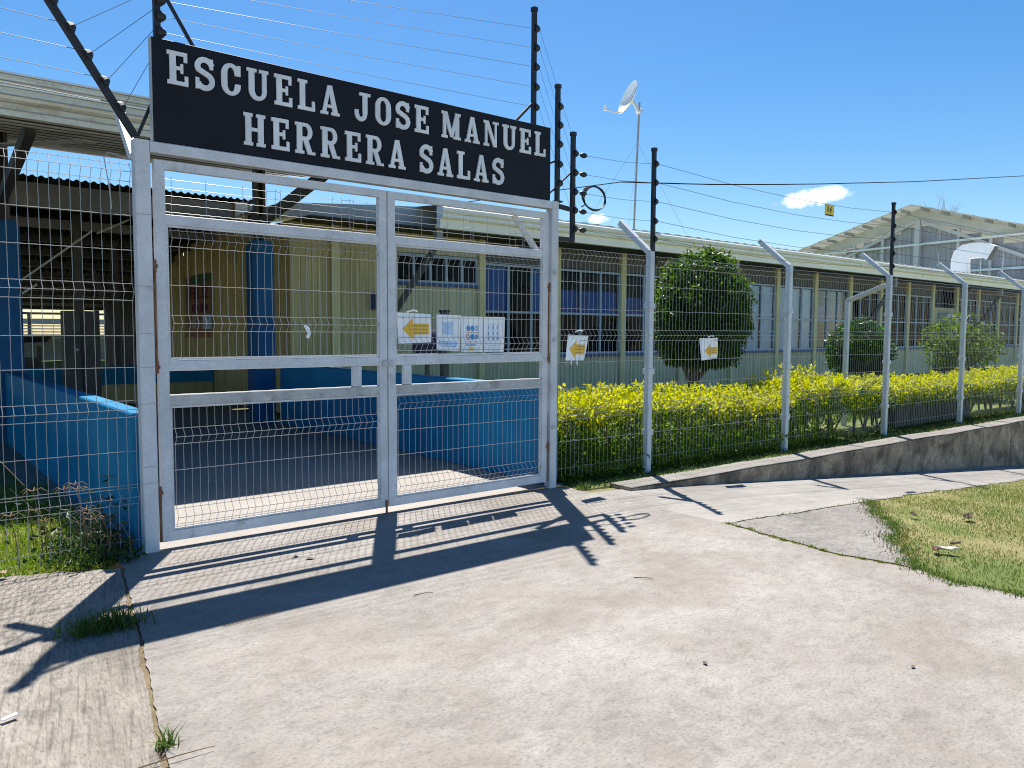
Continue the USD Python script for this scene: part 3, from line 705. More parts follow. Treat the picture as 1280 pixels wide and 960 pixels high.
RB = [2.40, 1.565, 0.735]
RR = [2.12, 1.84, 1.28, 1.01, 0.45, 0.17]
PG = 'wire mesh fence panels along the garden'
pl = ['wire mesh fence panel between the gate and the first fence post', 'wire mesh fence panel in front of the big round tree', 'wire mesh fence panel between the second and the strutted fence post', 'wire mesh fence panel in front of the sparse bush, right of the strutted post', 'wire mesh fence panel nearest the right edge of the view', 'wire mesh fence panel past the right edge']
xs = [GX + 0.005] + PX
for i in range(6):
    a, b = xs[i] + (0.0 if i == 0 else 0.045), xs[i + 1] - 0.045
    t = thing('mesh_fence', pl[i], 'fence panel', ((a + b) / 2, fence_y((a + b) / 2), 0), PG)
    part(t, 'wire_mesh', wire_mesh(a + 0.02, b - 0.02, lambda x: fence_y(x) - 0.03, RR, RB, 0.06, 0.045, 0.08, 2.46), 'wire')
t = thing('mesh_fence', 'wire mesh fence panel left of the gate, over rough grass', 'fence panel', (-1.4, 0, 0))
lm = wire_mesh(-2.66, -0.03, lambda x: -0.01, [2.39, 2.15, 1.555, 1.333, 0.74, 0.50, 0.10], [2.68, 1.86, 1.04, 0.42], 0.0615, 0.05, 0.02, 2.745)
part(t, 'wire_mesh', lm, 'wire')
part(t, 'loose_wire', MB().tube([(-0.01, -0.02, 2.77), (-0.16, -0.03, 2.80), (-0.19, -0.03, 2.76), (-0.16, -0.03, 2.55), (-0.15, -0.025, 2.42)], 0.004, 5), 'wire')
# the strut behind the third post
sx = PX[2]
st = thing('brace_post', 'short grey post with slanted strut propping the fence between two bushes', 'brace post', (sx + 0.2, 1.0, 0))
part(st, 'upright', MB().bar((sx + 0.72, 0.88, -0.1), (sx + 0.72, 0.88, 2.19), 0.07, 0.07, 0.005, (0, 1, 0)), 'post')
part(st, 'strut', MB().bar((sx + 0.72, 0.86, 2.17), (sx + 0.03, fence_y(sx) + 0.05, 2.37), 0.065, 0.065, 0.005), 'post')

# ================================================================== ELECTRIC FENCE
EG = 'black poles of the electric fence'


def knob(p, d, r=0.03):
    """An insulator: a lumpy knob sticking out of a pole towards d."""
    m = MB()
    p, d = np.asarray(p, float), np.asarray(d, float)
    m.tube([p - d * 0.01, p + d * 0.006, p + d * 0.024, p + d * 0.038, p + d * 0.046], [r * 1.55, r * 1.45, r * 1.05, r * 0.7, r * 0.3], 9)
    return m


def black_pole(lab, a, b, zs, kd, w=0.045):
    a, b = np.asarray(a, float), np.asarray(b, float)
    t = thing('electric_fence_pole', lab, 'pole', a, EG)
    part(t, 'pole', MB().bar(a, b, w, w, 0.005, (0, 1, 0)), 'black')
    u = (b - a) / np.linalg.norm(b - a)
    part(t, 'cap', MB().bar(b, b + u * 0.035, w + 0.014, w + 0.014, 0.008, (0, 1, 0)), 'black')
    pts = []
    for z in zs:
        c = a + (b - a) * (z - a[2]) / (b[2] - a[2])
        k = np.asarray(kd, float)
        part(t, 'insulator', knob(c + k * w * 0.4, k), 'black')
        pts.append(c + k * (w * 0.4 + 0.04))
    return t, pts


KR = (0.94, -0.34, 0)
lean, wl = black_pole('black pole leaning left over the left gate post', (0.03, 0.05, 2.95), (-0.70, 0.05, 4.10), [3.12, 3.275, 3.43, 3.585, 3.74, 3.93], (0.75, -0.1, 0.55), 0.048)
pole_a, wa = black_pole('upright black pole behind the left end of the sign', (0.19, 0.045, 2.93), (0.19, 0.045, 4.18), [3.70, 3.81, 3.92, 4.03, 4.14], KR)
pole_b, wb = black_pole('tallest black pole, behind the right end of the sign', (3.72, 0.045, 2.93), (3.72, 0.045, 4.75), [3.825, 4.02, 4.215, 4.40, 4.585], KR)
pole_c, wc = black_pole('black pole standing on the right gate post', (4.005, 0.0, 2.92), (4.005, 0.0, 4.055), [3.11, 3.30, 3.50, 3.69, 3.875], KR)
part(pole_c, 'foot_plate', MB().box((3.96, -0.04, 2.916), (4.05, 0.045, 2.932)), 'black')
pole_d, wd_ = black_pole('short black pole bracketed to the right of the gate post, with strain insulators', (4.225, 0.0, 2.53), (4.225, 0.0, 3.62), [2.67, 2.86, 3.05, 3.245, 3.44], KR)
part(pole_d, 'bracket', MB().bar((3.99, 0.0, 2.555), (4.20, 0.0, 2.555), 0.04, 0.04), 'black')
part(pole_d, 'bracket', MB().bar((3.99, 0.0, 2.885), (4.20, 0.0, 2.865), 0.04, 0.04), 'black')
e1, we = black_pole('black pole standing on the first fence post', (PX[0] + 0.035, fence_y(PX[0]), 2.50), (PX[0] + 0.035, fence_y(PX[0]), 3.64), [2.66, 2.86, 3.08, 3.29, 3.50], KR)
e3, wf = black_pole('black pole standing on the strutted fence post', (PX[2] + 0.045, fence_y(PX[2]), 2.50), (PX[2] + 0.045, fence_y(PX[2]), 3.62), [2.66, 2.86, 3.08, 3.29, 3.50], KR)
part(pole_a, 'stay', MB().bar((0.215, 0.045, 4.02), (0.43, 0.012, 3.64), 0.022, 0.022), 'black')
part(pole_a, 'stay', MB().bar((0.045, 0.06, 2.95), (0.165, 0.05, 3.25), 0.022, 0.022), 'black')
part(pole_b, 'stay', MB().bar((3.70, 0.04, 3.86), (3.46, 0.012, 3.64), 0.022, 0.022), 'black')
part(pole_c, 'stay', MB().bar((3.985, 0.02, 3.33), (3.87, 0.02, 3.28), 0.02, 0.02), 'black')
part(pole_c, 'stay', MB().bar((3.86, 0.025, 2.95), (4.21, 0.02, 3.24), 0.014, 0.014), 'black')
WG = 'thin electric fence wires'
eggs = []
for k in range(5):
    left = [(-9.0, 0.05, wl[k][2] + 0.15), tuple(wl[k])]
    gw = thing('electric_wire', ['lowest', 'second lowest', 'middle', 'second highest', 'highest'][k] + ' electric wire over the gate, from leaning pole to tallest pole', 'wire', tuple(wa[k]), WG)
    part(gw, 'strand', MB().tube(left, 0.0022, 4).tube([tuple(wl[k]), tuple(wa[k])], 0.0018, 4).tube([tuple(wa[k]), tuple((np.array(wa[k]) + wb[k]) / 2 - (0, 0, 0.012)), tuple(wb[k])], 0.0018, 4), 'darksteel' if k % 2 else 'black')
    gv = thing('electric_wire', ['lowest', 'second lowest', 'middle', 'second highest', 'highest'][k] + ' electric wire stepping down between the poles right of the sign', 'wire', tuple(wb[k]), WG)
    part(gv, 'strand', MB().tube([tuple(wb[k]), tuple(wc[k])], 0.0018, 4).tube([tuple(wc[k]), tuple(wd_[k])], 0.0018, 4), 'black')
    egg = np.array(wd_[k]) + (0.075, -0.004, -0.006)
    part(pole_d, 'strain_insulator', MB().tube([egg + (-0.05, 0, 0), egg + (-0.03, 0, 0), egg, egg + (0.03, 0, 0), egg + (0.05, 0, 0)], [0.008, 0.022, 0.03, 0.022, 0.008], 8), 'black', smooth=40)
    gr = thing('electric_wire', ['lowest', 'second lowest', 'middle', 'second highest', 'highest'][k] + ' electric wire along the top of the garden fence', 'wire', tuple(egg), WG)
    far = (40.0, fence_y(40), wf[k][2])
    part(gr, 'strand', MB().tube([tuple(egg), tuple((egg + we[k]) / 2 - (0, 0, 0.02)), tuple(we[k])], 0.002, 4).tube([tuple(we[k])] + [tuple(we[k] + (wf[k] - we[k]) * s - np.array((0, 0, 0.09 * 4 * s * (1 - s)))) for s in (0.25, 0.5, 0.75)] + [tuple(wf[k])], 0.0026, 4).tube([tuple(wf[k]), far], 0.003, 4), 'black')
coil = MB()
cc = np.array((4.535, -0.02, 3.015))
for k in range(4):
    r_ = 0.118 + 0.004 * k
    coil.tube([cc + np.array((r_ * 1.35 * math.cos(a), 0.012 * math.sin(2 * a + k) + 0.006 * k, r_ * math.sin(a))) for a in np.linspace(0, 2 * PI, 30)], 0.006, 5)
tc = thing('cable_coil', 'black cable coiled in a ring and hung from the electric wires beside the gate', 'cable', cc)
part(tc, 'loops', coil, 'black', smooth=40)
part(tc, 'tail', MB().tube([cc + (-0.15, 0, 0.04), cc + (-0.155, 0.01, -0.02), cc + (-0.14, 0.0, -0.08), cc + (-0.20, 0, -0.11)], 0.007, 5), 'black')

yp_ = np.array(we[4]) + (np.array(wf[4]) - we[4]) * 0.645
ys = thing('warning_plate', 'small yellow electric fence warning plate hanging from the wire', 'sign', (9.15, -0.12, 3.36))
part(ys, 'plate', MB().bar((9.04, -0.122, 3.345), (9.275, -0.128, 3.345), 0.006, 0.155), 'yellow')
part(ys, 'border', MB().box((9.045, -0.1305, 3.268), (9.27, -0.1285, 3.285)), 'black')
part(ys, 'symbol', MB().prism(Polygon([(9.19, 3.40), (9.155, 3.345), (9.18, 3.345), (9.165, 3.30), (9.215, 3.36), (9.185, 3.36), (9.21, 3.40)]), 'xz', -0.1325, -0.1295), 'black')
part(ys, 'symbol', MB().box((9.10, -0.132, 3.32), (9.12, -0.129, 3.40)), 'black')
cb = thing('overhead_cable', 'thick dark utility cable sagging across the sky above the roof', 'cable', (13, 3, 4.6))
pts = [(8.2, 3.0, 4.07), (10.5, 3.0, 4.31), (13.6, 3.0, 4.69), (19, 3, 5.42), (26.5, 3.0, 6.53), (36, 3, 8.1)]
part(cb, 'strand', MB().tube([np.array((x, 3.0, np.interp(x, [p[0] for p in pts], [p[2] for p in pts]))) for x in np.linspace(8.2, 36, 24)], 0.011, 6), 'black')
part(cb, 'lead_in', MB().tube([(8.2, 3.0, 4.07), (7.0, 6.9, 4.0)], 0.008, 6), 'black')

# ================================================================== PAPER NOTICES
def notice(lab, corners, y, curl, prints, group=None, seed=0, extra=None):
    """A sheet of paper: corners TL, TR, BR, BL as (x, z); prints: (name, polygon in 0..1 x 0..1, material)."""
    TL, TR, BR, BL = [np.array(c) for c in corners]
    sd = np.random.default_rng(seed)
    ph, am = sd.uniform(0, 6), sd.uniform(0.6, 1.2)

    def at(uv, off=0.0):
        uv = np.atleast_2d(uv)
        u, v = uv[:, 0:1], uv[:, 1:2]
        xz = (BL * (1 - u) + BR * u) * (1 - v) + (TL * (1 - u) + TR * u) * v
        yy = y + curl * am * (np.sin(3.0 * u + ph) * 0.5 + 1.6 * (1 - v) ** 2 * (u - 0.3)) - off
        return np.c_[xz[:, 0], yy[:, 0], xz[:, 1]]
    c = (TL + TR + BR + BL) / 4
    t = thing('paper_notice', lab, 'notice', (c[0], y, c[1]), group)
    n = 9
    uu, vv = np.meshgrid(np.linspace(0, 1, n), np.linspace(0, 1, n))
    g = np.c_[uu.ravel(), vv.ravel()]
    f = [[j * n + i, j * n + i + 1, (j + 1) * n + i + 1, (j + 1) * n + i] for j in range(n - 1) for i in range(n - 1)]
    v1, v2 = at(g, 0.0), at(g, -0.0006)
    part(t, 'sheet', MB().add(v1, f).add(v2, np.array(f)[:, ::-1]), 'paper', smooth=True)
    for nm, poly, m in prints:
        mb = MB()
        cells = unary_union([poly])
        for i in range(8):
            piece = cells.intersection(sbox(i / 8, -1, (i + 1) / 8, 2))
            for q in (piece.geoms if hasattr(piece, 'geoms') else [piece]):
                if q.geom_type == 'Polygon' and q.area > 1e-6:
                    pv, pf = trimesh.creation.triangulate_polygon(q)
                    pv3 = at(pv, 0.0022)
                    nn = np.cross(pv3[pf[:, 1]] - pv3[pf[:, 0]], pv3[pf[:, 2]] - pv3[pf[:, 0]])[:, 1]
                    pf = pf.copy(); pf[nn > 0] = pf[nn > 0][:, ::-1]
                    mb.add(pv3, pf)
        part(t, nm, mb, m)
    if extra:
        for nm, mb, m in extra:
            part(t, nm, mb, m)
    return t


def words(rows, u0, u1, h, seed):
    """Small print too fine to read: rows of word-long dashes."""
    r = np.random.default_rng(seed)
    out = []
    for v in rows:
        u = u0
        while u < u1 - 0.03:
            w = min(r.uniform(0.05, 0.13), u1 - u)
            out.append(sbox(u, v - h / 2, u + w, v + h / 2))
            u += w + 0.022
    return unary_union(out)


def arrow(u0, u1, vm, hw, hh):
    return Polygon([(u0, vm), (u0 + 0.32, vm + hh), (u0 + 0.32, vm + hw), (u1, vm + hw), (u1, vm - hw), (u0 + 0.32, vm - hw), (u0 + 0.32, vm - hh)])


AG = 'white papers with amber arrows'
tape = lambda x, z, y: ('tape', MB().tube([(x - 0.06, y - 0.006, z), (x, y - 0.012, z + 0.018), (x + 0.05, y - 0.006, z + 0.01)], 0.007, 5), 'white')
notice('white paper with amber left arrow on the gate, beside the leaf edge', [(2.118, 1.762), (2.476, 1.752), (2.492, 1.497), (2.135, 1.487)], 0.016, 0.012,
       [('arrow', arrow(0.13, 0.93, 0.47, 0.185, 0.36), 'amber'), ('lettering', words([0.58, 0.46, 0.335], 0.36, 0.9, 0.035, 1), 'ink')], None, 1, [tape(2.28, 1.765, 0.016)])
notice('tall white infographic paper with blue figures, left of the three on the gate', [(2.543, 1.752), (2.812, 1.748), (2.803, 1.412), (2.543, 1.424)], 0.016, 0.010,
       [('picture', unary_union([sbox(0.22, 0.68, 0.68, 0.80), sbox(0.26, 0.45, 0.66, 0.64)]), 'paleink'), ('picture', unary_union([sbox(0.08, 0.16, 0.9, 0.27)]), 'paleink'), ('lettering', unary_union([sbox(0.30, 0.655, 0.62, 0.67), words([0.13], 0.2, 0.85, 0.025, 2), Point(0.45, 0.2).buffer(0.035)]), 'blueink')], None, 2)
notice('middle white infographic paper on the gate with blue and red round pictures', [(2.820, 1.738), (3.073, 1.738), (3.075, 1.402), (2.821, 1.402)], 0.018, 0.010,
       [('picture', unary_union([affinity.scale(Point(u, 0.67).buffer(0.085, 8), 1, 0.9) for u in (0.33, 0.52)]), 'blueink'), ('picture', unary_union([Point(0.71, 0.67).buffer(0.07, 8).difference(Point(0.71, 0.67).buffer(0.045, 8)), Point(0.71, 0.43).buffer(0.07, 8).difference(Point(0.71, 0.43).buffer(0.03, 8)), Point(0.52, 0.43).buffer(0.085, 8)]), 'blueink'),
        ('picture', Point(0.31, 0.43).buffer(0.085, 8).difference(Point(0.31, 0.43).buffer(0.055, 8)), 'redink'), ('lettering', unary_union([sbox(0.2, 0.185, 0.68, 0.215)]), 'blueink'), ('lettering', words([0.555, 0.29], 0.22, 0.8, 0.018, 3), 'redink'), ('stain', sbox(0.38, 0.05, 0.55, 0.13), 'postergreen' if False else 'amber')], None, 3)
notice('right white infographic paper on the gate with rows of small blue drawings', [(3.084, 1.738), (3.348, 1.741), (3.341, 1.400), (3.085, 1.402)], 0.018, 0.010,
       [('picture', unary_union([Point(u, v).buffer(0.045, 6).difference(Point(u - 0.02, v).buffer(0.022, 6)) for u in (0.22, 0.44, 0.66) for v in (0.70, 0.53, 0.37)]), 'blueink'), ('lettering', words([0.79, 0.62, 0.45, 0.18], 0.18, 0.75, 0.016, 4), 'paleink')], None, 4)
notice('white paper with amber arrow tied to the mesh between gate and first post', [(4.138, 1.572), (4.452, 1.556), (4.407, 1.297), (4.100, 1.303)], -0.036, 0.014,
       [('arrow', arrow(0.14, 0.93, 0.44, 0.20, 0.36), 'amber'), ('lettering', words([0.57, 0.45, 0.32], 0.36, 0.86, 0.035, 5), 'ink')], None, 5,
       [tape(4.30, 1.60, -0.04), ('tape', MB().tube([(4.19, -0.045, 1.305), (4.185, -0.05, 1.255)], 0.007, 5).tube([(4.27, -0.045, 1.305), (4.272, -0.05, 1.25)], 0.007, 5), 'white')])
notice('white paper with amber arrow on the mesh in front of the round tree', [(6.300, 1.530), (6.665, 1.536), (6.700, 1.280), (6.335, 1.262)], -0.075, 0.03,
       [('arrow', arrow(0.2, 0.93, 0.40, 0.17, 0.33), 'amber'), ('lettering', words([0.50, 0.40, 0.30], 0.42, 0.88, 0.03, 6), 'ink')], None, 6, [tape(6.52, 1.545, -0.08)])
single('tied_rag', MB().tube([(1.245, -0.02, 1.640), (1.262, -0.035, 1.61), (1.275, -0.04, 1.575), (1.262, -0.035, 1.545), (1.25, -0.03, 1.55)], [0.010, 0.017, 0.013, 0.016, 0.006], 7), 'white', 'scrap of white plastic knotted to the left gate leaf mesh', 'scrap', smooth=50)

# ================================================================== BLUE WALLS AND COVERED WAY
rw = thing('low_wall', 'low blue wall running inward from the right gate post', 'wall', (4.02, 3.6, 0))
part(rw, 'body', MB().bar((4.025, 0.075, 0.515), (4.025, 6.88, 0.515), 0.17, 1.03, 0.012), 'blue')
lw = thing('low_wall', 'low blue wall running inward from the left gate post beside rough grass', 'wall', (0.03, 3.6, 0))
part(lw, 'body', MB().bar((0.035, 0.075, 0.495), (0.035, 6.84, 0.495), 0.15, 1.01, 0.012), 'blue')
lw2 = thing('low_wall', 'low blue wall at the far left beyond the left column', 'wall', (-3, 7.05, 0))
part(lw2, 'body', MB().bar((-9.0, 7.05, 0.40), (-0.22, 7.05, 0.40), 0.16, 0.80, 0.012), 'blue')
bw = thing('low_wall', 'low wall painted blue above beige, across the far end of the walkway', 'wall', (2.5, 12.4, 0))
part(bw, 'body', MB().box((-0.5, 12.3, 0), (4.60, 12.5, 0.42)), 'tan')
part(bw, 'blue_band', MB().box((-0.5, 12.28, 0.422), (4.60, 12.52, 0.80)), 'blue')

cw = thing('covered_way', 'open roof on blue columns spanning the entrance walkway behind the gate', 'canopy', (2.0, 7.0, 0))
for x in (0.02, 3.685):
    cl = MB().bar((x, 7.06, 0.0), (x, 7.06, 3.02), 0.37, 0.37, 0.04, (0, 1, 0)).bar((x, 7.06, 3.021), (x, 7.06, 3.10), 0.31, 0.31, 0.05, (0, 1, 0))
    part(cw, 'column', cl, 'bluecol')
    ps = MB().bar((x - 0.06, 7.06, 3.1), (x - 0.06, 7.06, 4.34), 0.05, 0.16, 0.004, (0, 1, 0)).bar((x + 0.06, 7.06, 3.1), (x + 0.06, 7.06, 4.34), 0.05, 0.16, 0.004, (0, 1, 0)).bar((x, 7.09, 3.1), (x, 7.09, 4.34), 0.07, 0.02, 0, (0, 1, 0))
    part(cw, 'steel_post', ps, 'darksteel')
    part(cw, 'brace', MB().bar((x, 7.0, 3.38), (x + 0.02, 4.55, 3.86), 0.10, 0.13, 0.004).bar((x - 0.056, 7.0, 3.38), (x - 0.036, 4.55, 3.86), 0.01, 0.15), 'darksteel')
zu = lambda y: 3.735 + 0.166 * (y - 3.45)
CX0, CX1 = -14.0, 5.05
for k, y in enumerate((3.95, 4.55, 5.2, 5.9, 6.65, 7.45, 8.25, 9.05, 9.7)):
    part(cw, 'purlin', MB().bar((CX0, y, zu(y) + 0.03), (CX1, y, zu(y) + 0.03), 0.06, 0.10, 0.004), 'darksteel')
    part(cw, 'lit_purlin_lip', MB().bar((CX0, y - 0.03, zu(y) - 0.028), (CX1, y - 0.03, zu(y) - 0.028), 0.055, 0.012), 'roofwhite')  # pale strip paints the light caught along the purlin lip
part(cw, 'back_beam', MB().bar((CX0, 10.25, zu(10.25) + 0.03), (CX1, 10.25, zu(10.25) + 0.03), 0.12, 0.18, 0.006), 'cream')
part(cw, 'bracket_plate', MB().bar((-0.10, 6.3, 3.98), (0.62, 4.4, 3.80), 0.16, 0.012), 'roofwhite')
# corrugated deck
n = int((CX1 - CX0) / 0.095)
xv = np.linspace(CX0, CX1, n)
zv = 0.016 * np.sin(np.arange(n) * PI)
mb = MB()
ya, yb = 3.55, 10.35  # deck lengthened back out of view to keep sun off the walkway floor
sec = np.where(np.arange(n) % 2, 0.016, -0.016)
vv = np.vstack([np.c_[xv, np.full(n, ya), zu(ya) + 0.12 + sec], np.c_[xv, np.full(n, yb), zu(yb) + 0.12 + sec]])
ff = np.array([[i, i + 1, n + i + 1, n + i] for i in range(n - 1)])
vt = vv + (0, 0, 0.012)
mb.add(vv, ff[:, ::-1]).add(vt, ff)
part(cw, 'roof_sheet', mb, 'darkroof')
# fascia gutter seen from the street: lip, hollow, lower board
prof = Polygon([(3.55, 3.735), (3.45, 3.735), (3.45, 3.865), (3.435, 3.875), (3.40, 3.89), (3.385, 3.95), (3.40, 4.00), (3.43, 4.02), (3.40, 4.045), (3.385, 4.09), (3.40, 4.128), (3.47, 4.128), (3.47, 4.07), (3.55, 4.06)])
part(cw, 'fascia_gutter', MB().prism(prof, 'yz', CX0, CX1), 'oldcream')
for z, y in ((3.868, 3.444), (3.928, 3.385), (4.062, 3.392), (3.80, 3.447)):
    part(cw, 'fascia_groove', MB().bar((CX0, y, z), (CX1, y, z), 0.012, 0.009), 'beamgrey')
part(cw, 'roof_edge', MB().bar((CX0, 3.46, 4.142), (CX1, 3.46, 4.142), 0.16, 0.02), 'roofwhite')
part(cw, 'fascia_line', MB().bar((CX0, 3.382, 4.012), (CX1, 3.382, 4.012), 0.02, 0.012), 'white')

# ================================================================== SCHOOL BUILDING
WY = 8.0
sb = thing('school_building', 'long khaki school block with cream gutter, yellow trims and tall windows behind the hedge', 'building', (5, 8, 0))
rib_seed = np.random.default_rng(9)


def ribbed(x0, x1, z0, z1, y, pitch=0.105, amp=0.013, along='x', face=-1):
    """A sheet of upright ribbed siding."""
    nr = max(2, int(round((x1 - x0) / pitch)))
    p = (x1 - x0) / nr
    us, ds = [], []
    for i in range(nr):
        us += [x0 + i * p, x0 + (i + 0.62) * p, x0 + (i + 0.70) * p, x0 + (i + 0.92) * p]; ds += [0, 0, 1, 1]
    us.append(x1); ds.append(0)
    us, ds = np.array(us), y + face * amp * np.array(ds)
    k = len(us)
    zz = lambda z: np.array([z(u) for u in us]) if callable(z) else np.full(k, z)
    mk = (lambda z: np.c_[us, ds, zz(z)]) if along == 'x' else (lambda z: np.c_[ds, us, zz(z)])
    v = np.vstack([mk(z0), mk(z1)])
    f = np.array([[i, i + 1, k + i + 1, k + i] for i in range(k - 1)])
    return v, (f if (along == 'x') == (face < 0) else f[:, ::-1])


trims = [5.52, 6.80, 9.08, 11.37, 13.69, 16.10, 18.50, 20.90, 23.20, 25.55, 27.85, 30.15, 32.40, 34.80, 37.2, 39.6, 42.0, 44.4, 46.8]
ZT = 3.62
part(sb, 'trim', MB().box((4.60, WY - 0.05, 0), (4.76, WY + 0.06, ZT)), 'tan')
for x in trims:
    part(sb, 'trim', MB().bar((x, WY - 0.02, 0), (x, WY - 0.02, ZT), 0.17 if x < 14 else 0.2, 0.13, 0.006, (0, 1, 0)), 'trim')
SILL, HEAD, TRAN = 1.06, 3.12, 2.045


def curtain(x0, x1, z0, z1, y, m, owner, seed):
    r = np.random.default_rng(seed)
    k = int((x1 - x0) / 0.05)
    u = np.linspace(x0, x1, k)
    d = y + 0.022 * np.sin(u * r.uniform(26, 34) + r.uniform(0, 6)) + 0.008 * np.sin(u * 61)
    v = np.vstack([np.c_[u, d, np.full(k, z0)], np.c_[u, d, np.full(k, z1)]])
    part(owner, 'curtain', (v, np.array([[i, i + 1, k + i + 1] for i in range(k - 1)] + [[i, k + i + 1, k + i] for i in range(k - 1)])), m, smooth=True)


def window_bay(x0, x1, z0, z1, cols, tran, look, seed):
    fr = MB()
    for x in np.linspace(x0, x1, cols + 1):
        fr.bar((x, WY - 0.005, z0), (x, WY - 0.005, z1), 0.05, 0.05, 0, (0, 1, 0))
    for z in ([z0 + 0.02, z1 - 0.02] + ([tran] if tran else [])):
        fr.bar((x0, WY - 0.008, z), (x1, WY - 0.008, z), 0.05, 0.05)
    w = part(sb, 'window', fr, 'winframe')
    part(w, 'sill', MB().box((x0 - 0.02, WY - 0.075, z0 - 0.075), (x1 + 0.02, WY + 0.04, z0 - 0.006)), 'sill')
    e = np.linspace(x0, x1, cols + 1)
    zz = [z0 + 0.045, tran, z1 - 0.045] if tran else [z0 + 0.045, z1 - 0.045]
    for i in range(cols):
        for a, b in zip(zz[:-1], zz[1:]):
            part(w, 'pane', MB().box((e[i] + 0.025, WY + 0.002, a + 0.026), (e[i + 1] - 0.025, WY + 0.006, b - 0.026)), 'glass')
    r = np.random.default_rng(seed)
    if look == 'blue':
        curtain(x0 + 0.03, x1 - 0.03, (tran or z0) + 0.02, z1 - (0.30 if tran else 0.1) - r.uniform(0, 0.35), WY + 0.07, 'curtain_blue', w, seed)
    elif look == 'grey':
        for a, b in ((0.01, 0.33), (0.35, 0.66), (0.68, 0.99)):
            curtain(x0 + (x1 - x0) * a, x0 + (x1 - x0) * b, z0 + 0.02, z1 - 0.06, WY + 0.07, 'curtain_grey', w, seed)
    return w


bays = list(zip(trims[:-1], trims[1:]))
part(sb, 'wall_panel', ribbed(4.76, 5.435, 0, ZT, WY), 'tan')
for k, (a, b) in enumerate(bays):
    x0, x1 = a + 0.086, b - 0.086
    if a > 14:
        x0, x1 = a + 0.101, b - 0.101
    if k == 0:
        part(sb, 'wall_panel', ribbed(x0, x1, 0, ZT, WY), 'tan')
        continue
    if k == 1:
        part(sb, 'wall_panel', ribbed(x0, x1, 0, 2.55, WY), 'khaki')
        part(sb, 'wall_panel', ribbed(x0, x1, 3.22, ZT, WY), 'khaki')
        window_bay(x0 + 0.03, x1 - 0.03, 2.62, 3.20, 5, None, 'dark', 40)
        continue
    if k == 12:
        part(sb, 'wall_panel', ribbed(x0, x1, 1.0, 2.7, WY), 'khaki')
        part(sb, 'dark_opening', MB().box((x0, WY + 0.5, 0), (x1, WY + 0.52, ZT)), 'interior')
        continue
    if k == 2:
        part(sb, 'wall_panel', ribbed(x0, x1, 0, SILL - 0.08, WY), 'khaki')
        w = window_bay(x0 + 0.02, x1 - 0.02, SILL, HEAD, 3, TRAN, 'none', 41)
        part(w, 'shutter', MB().box((x0 + 0.06, WY + 0.05, TRAN + 0.03), (x0 + 0.72, WY + 0.08, HEAD - 0.05)), 'door')
        part(w, 'shutter', MB().box((x1 - 0.70, WY + 0.05, TRAN + 0.03), (x1 - 0.06, WY + 0.08, HEAD - 0.05)), 'door')
    else:
        part(sb, 'wall_panel', ribbed(x0, x1, 0, SILL - 0.08, WY, 0.105 if k < 8 else 0.22), 'khaki')
        window_bay(x0 + 0.02, x1 - 0.02, SILL, HEAD, 3, TRAN, 'blue' if k in (3, 4, 8, 9, 10, 11, 15) else 'grey', 42 + k)
    part(sb, 'upper_panel', ribbed(x0, x1, HEAD + 0.03, ZT, WY + 0.03, 0.16), 'darksteel')  # dark ribbed sheet between window head and eave
# end wall (seen through the gate) along the inside of the walkway
EX = 4.63
ew0 = [(8.05, 10.0), (10.1, 12.05), (12.15, 14.3), (14.4, 16.6), (16.7, 18.4)]
for a, b in ew0:
    part(sb, 'wall_panel', ribbed(a, b, 0, 3.62 if a < 9 else (lambda y: 4.20 - 0.142 * (y - 10.0) + 0.02), EX, 0.125, 0.013, 'y', -1), 'tan')
    part(sb, 'trim', MB().box((EX - 0.04, b, 0), (EX + 0.05, b + 0.1, min(3.9, 4.05 - 0.142 * (b - 9.9)))), 'tan')
# interior shell and roof
rm = MB()
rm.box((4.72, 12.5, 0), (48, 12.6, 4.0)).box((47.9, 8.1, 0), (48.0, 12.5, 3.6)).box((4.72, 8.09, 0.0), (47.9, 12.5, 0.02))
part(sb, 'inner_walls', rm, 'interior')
for x in trims[2:-1:2]:
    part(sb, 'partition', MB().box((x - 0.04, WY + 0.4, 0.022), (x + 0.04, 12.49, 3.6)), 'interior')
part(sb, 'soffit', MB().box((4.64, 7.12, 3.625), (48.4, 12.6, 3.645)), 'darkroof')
rf = MB()
rx = np.arange(7.3, 48.5, 0.21)
zs_ = np.where(np.arange(len(rx)) % 2, 0.018, 0.0)
v = np.vstack([np.c_[rx, np.full(len(rx), 6.96), 4.085 + zs_], np.c_[rx, np.full(len(rx), 12.8), 4.50 + zs_]])
k = len(rx)
rf.add(v, [[i, i + 1, k + i + 1, k + i] for i in range(k - 1)]).add(v - (0, 0, 0.012), [[i, k + i, k + i + 1, i + 1] for i in range(k - 1)])
part(sb, 'roof', rf, 'roofwhite')
ep = Polygon([(7.12, 3.635), (7.0, 3.635), (7.0, 3.80), (6.985, 3.815), (6.93, 3.83), (6.90, 3.86), (6.905, 3.91), (6.95, 3.935), (6.91, 3.95), (6.88, 3.985), (6.89, 4.03), (6.93, 4.06), (6.93, 4.078), (7.12, 4.085)])
part(sb, 'eave_gutter', MB().prism(ep, 'yz', 7.32, 48.45), 'cream')
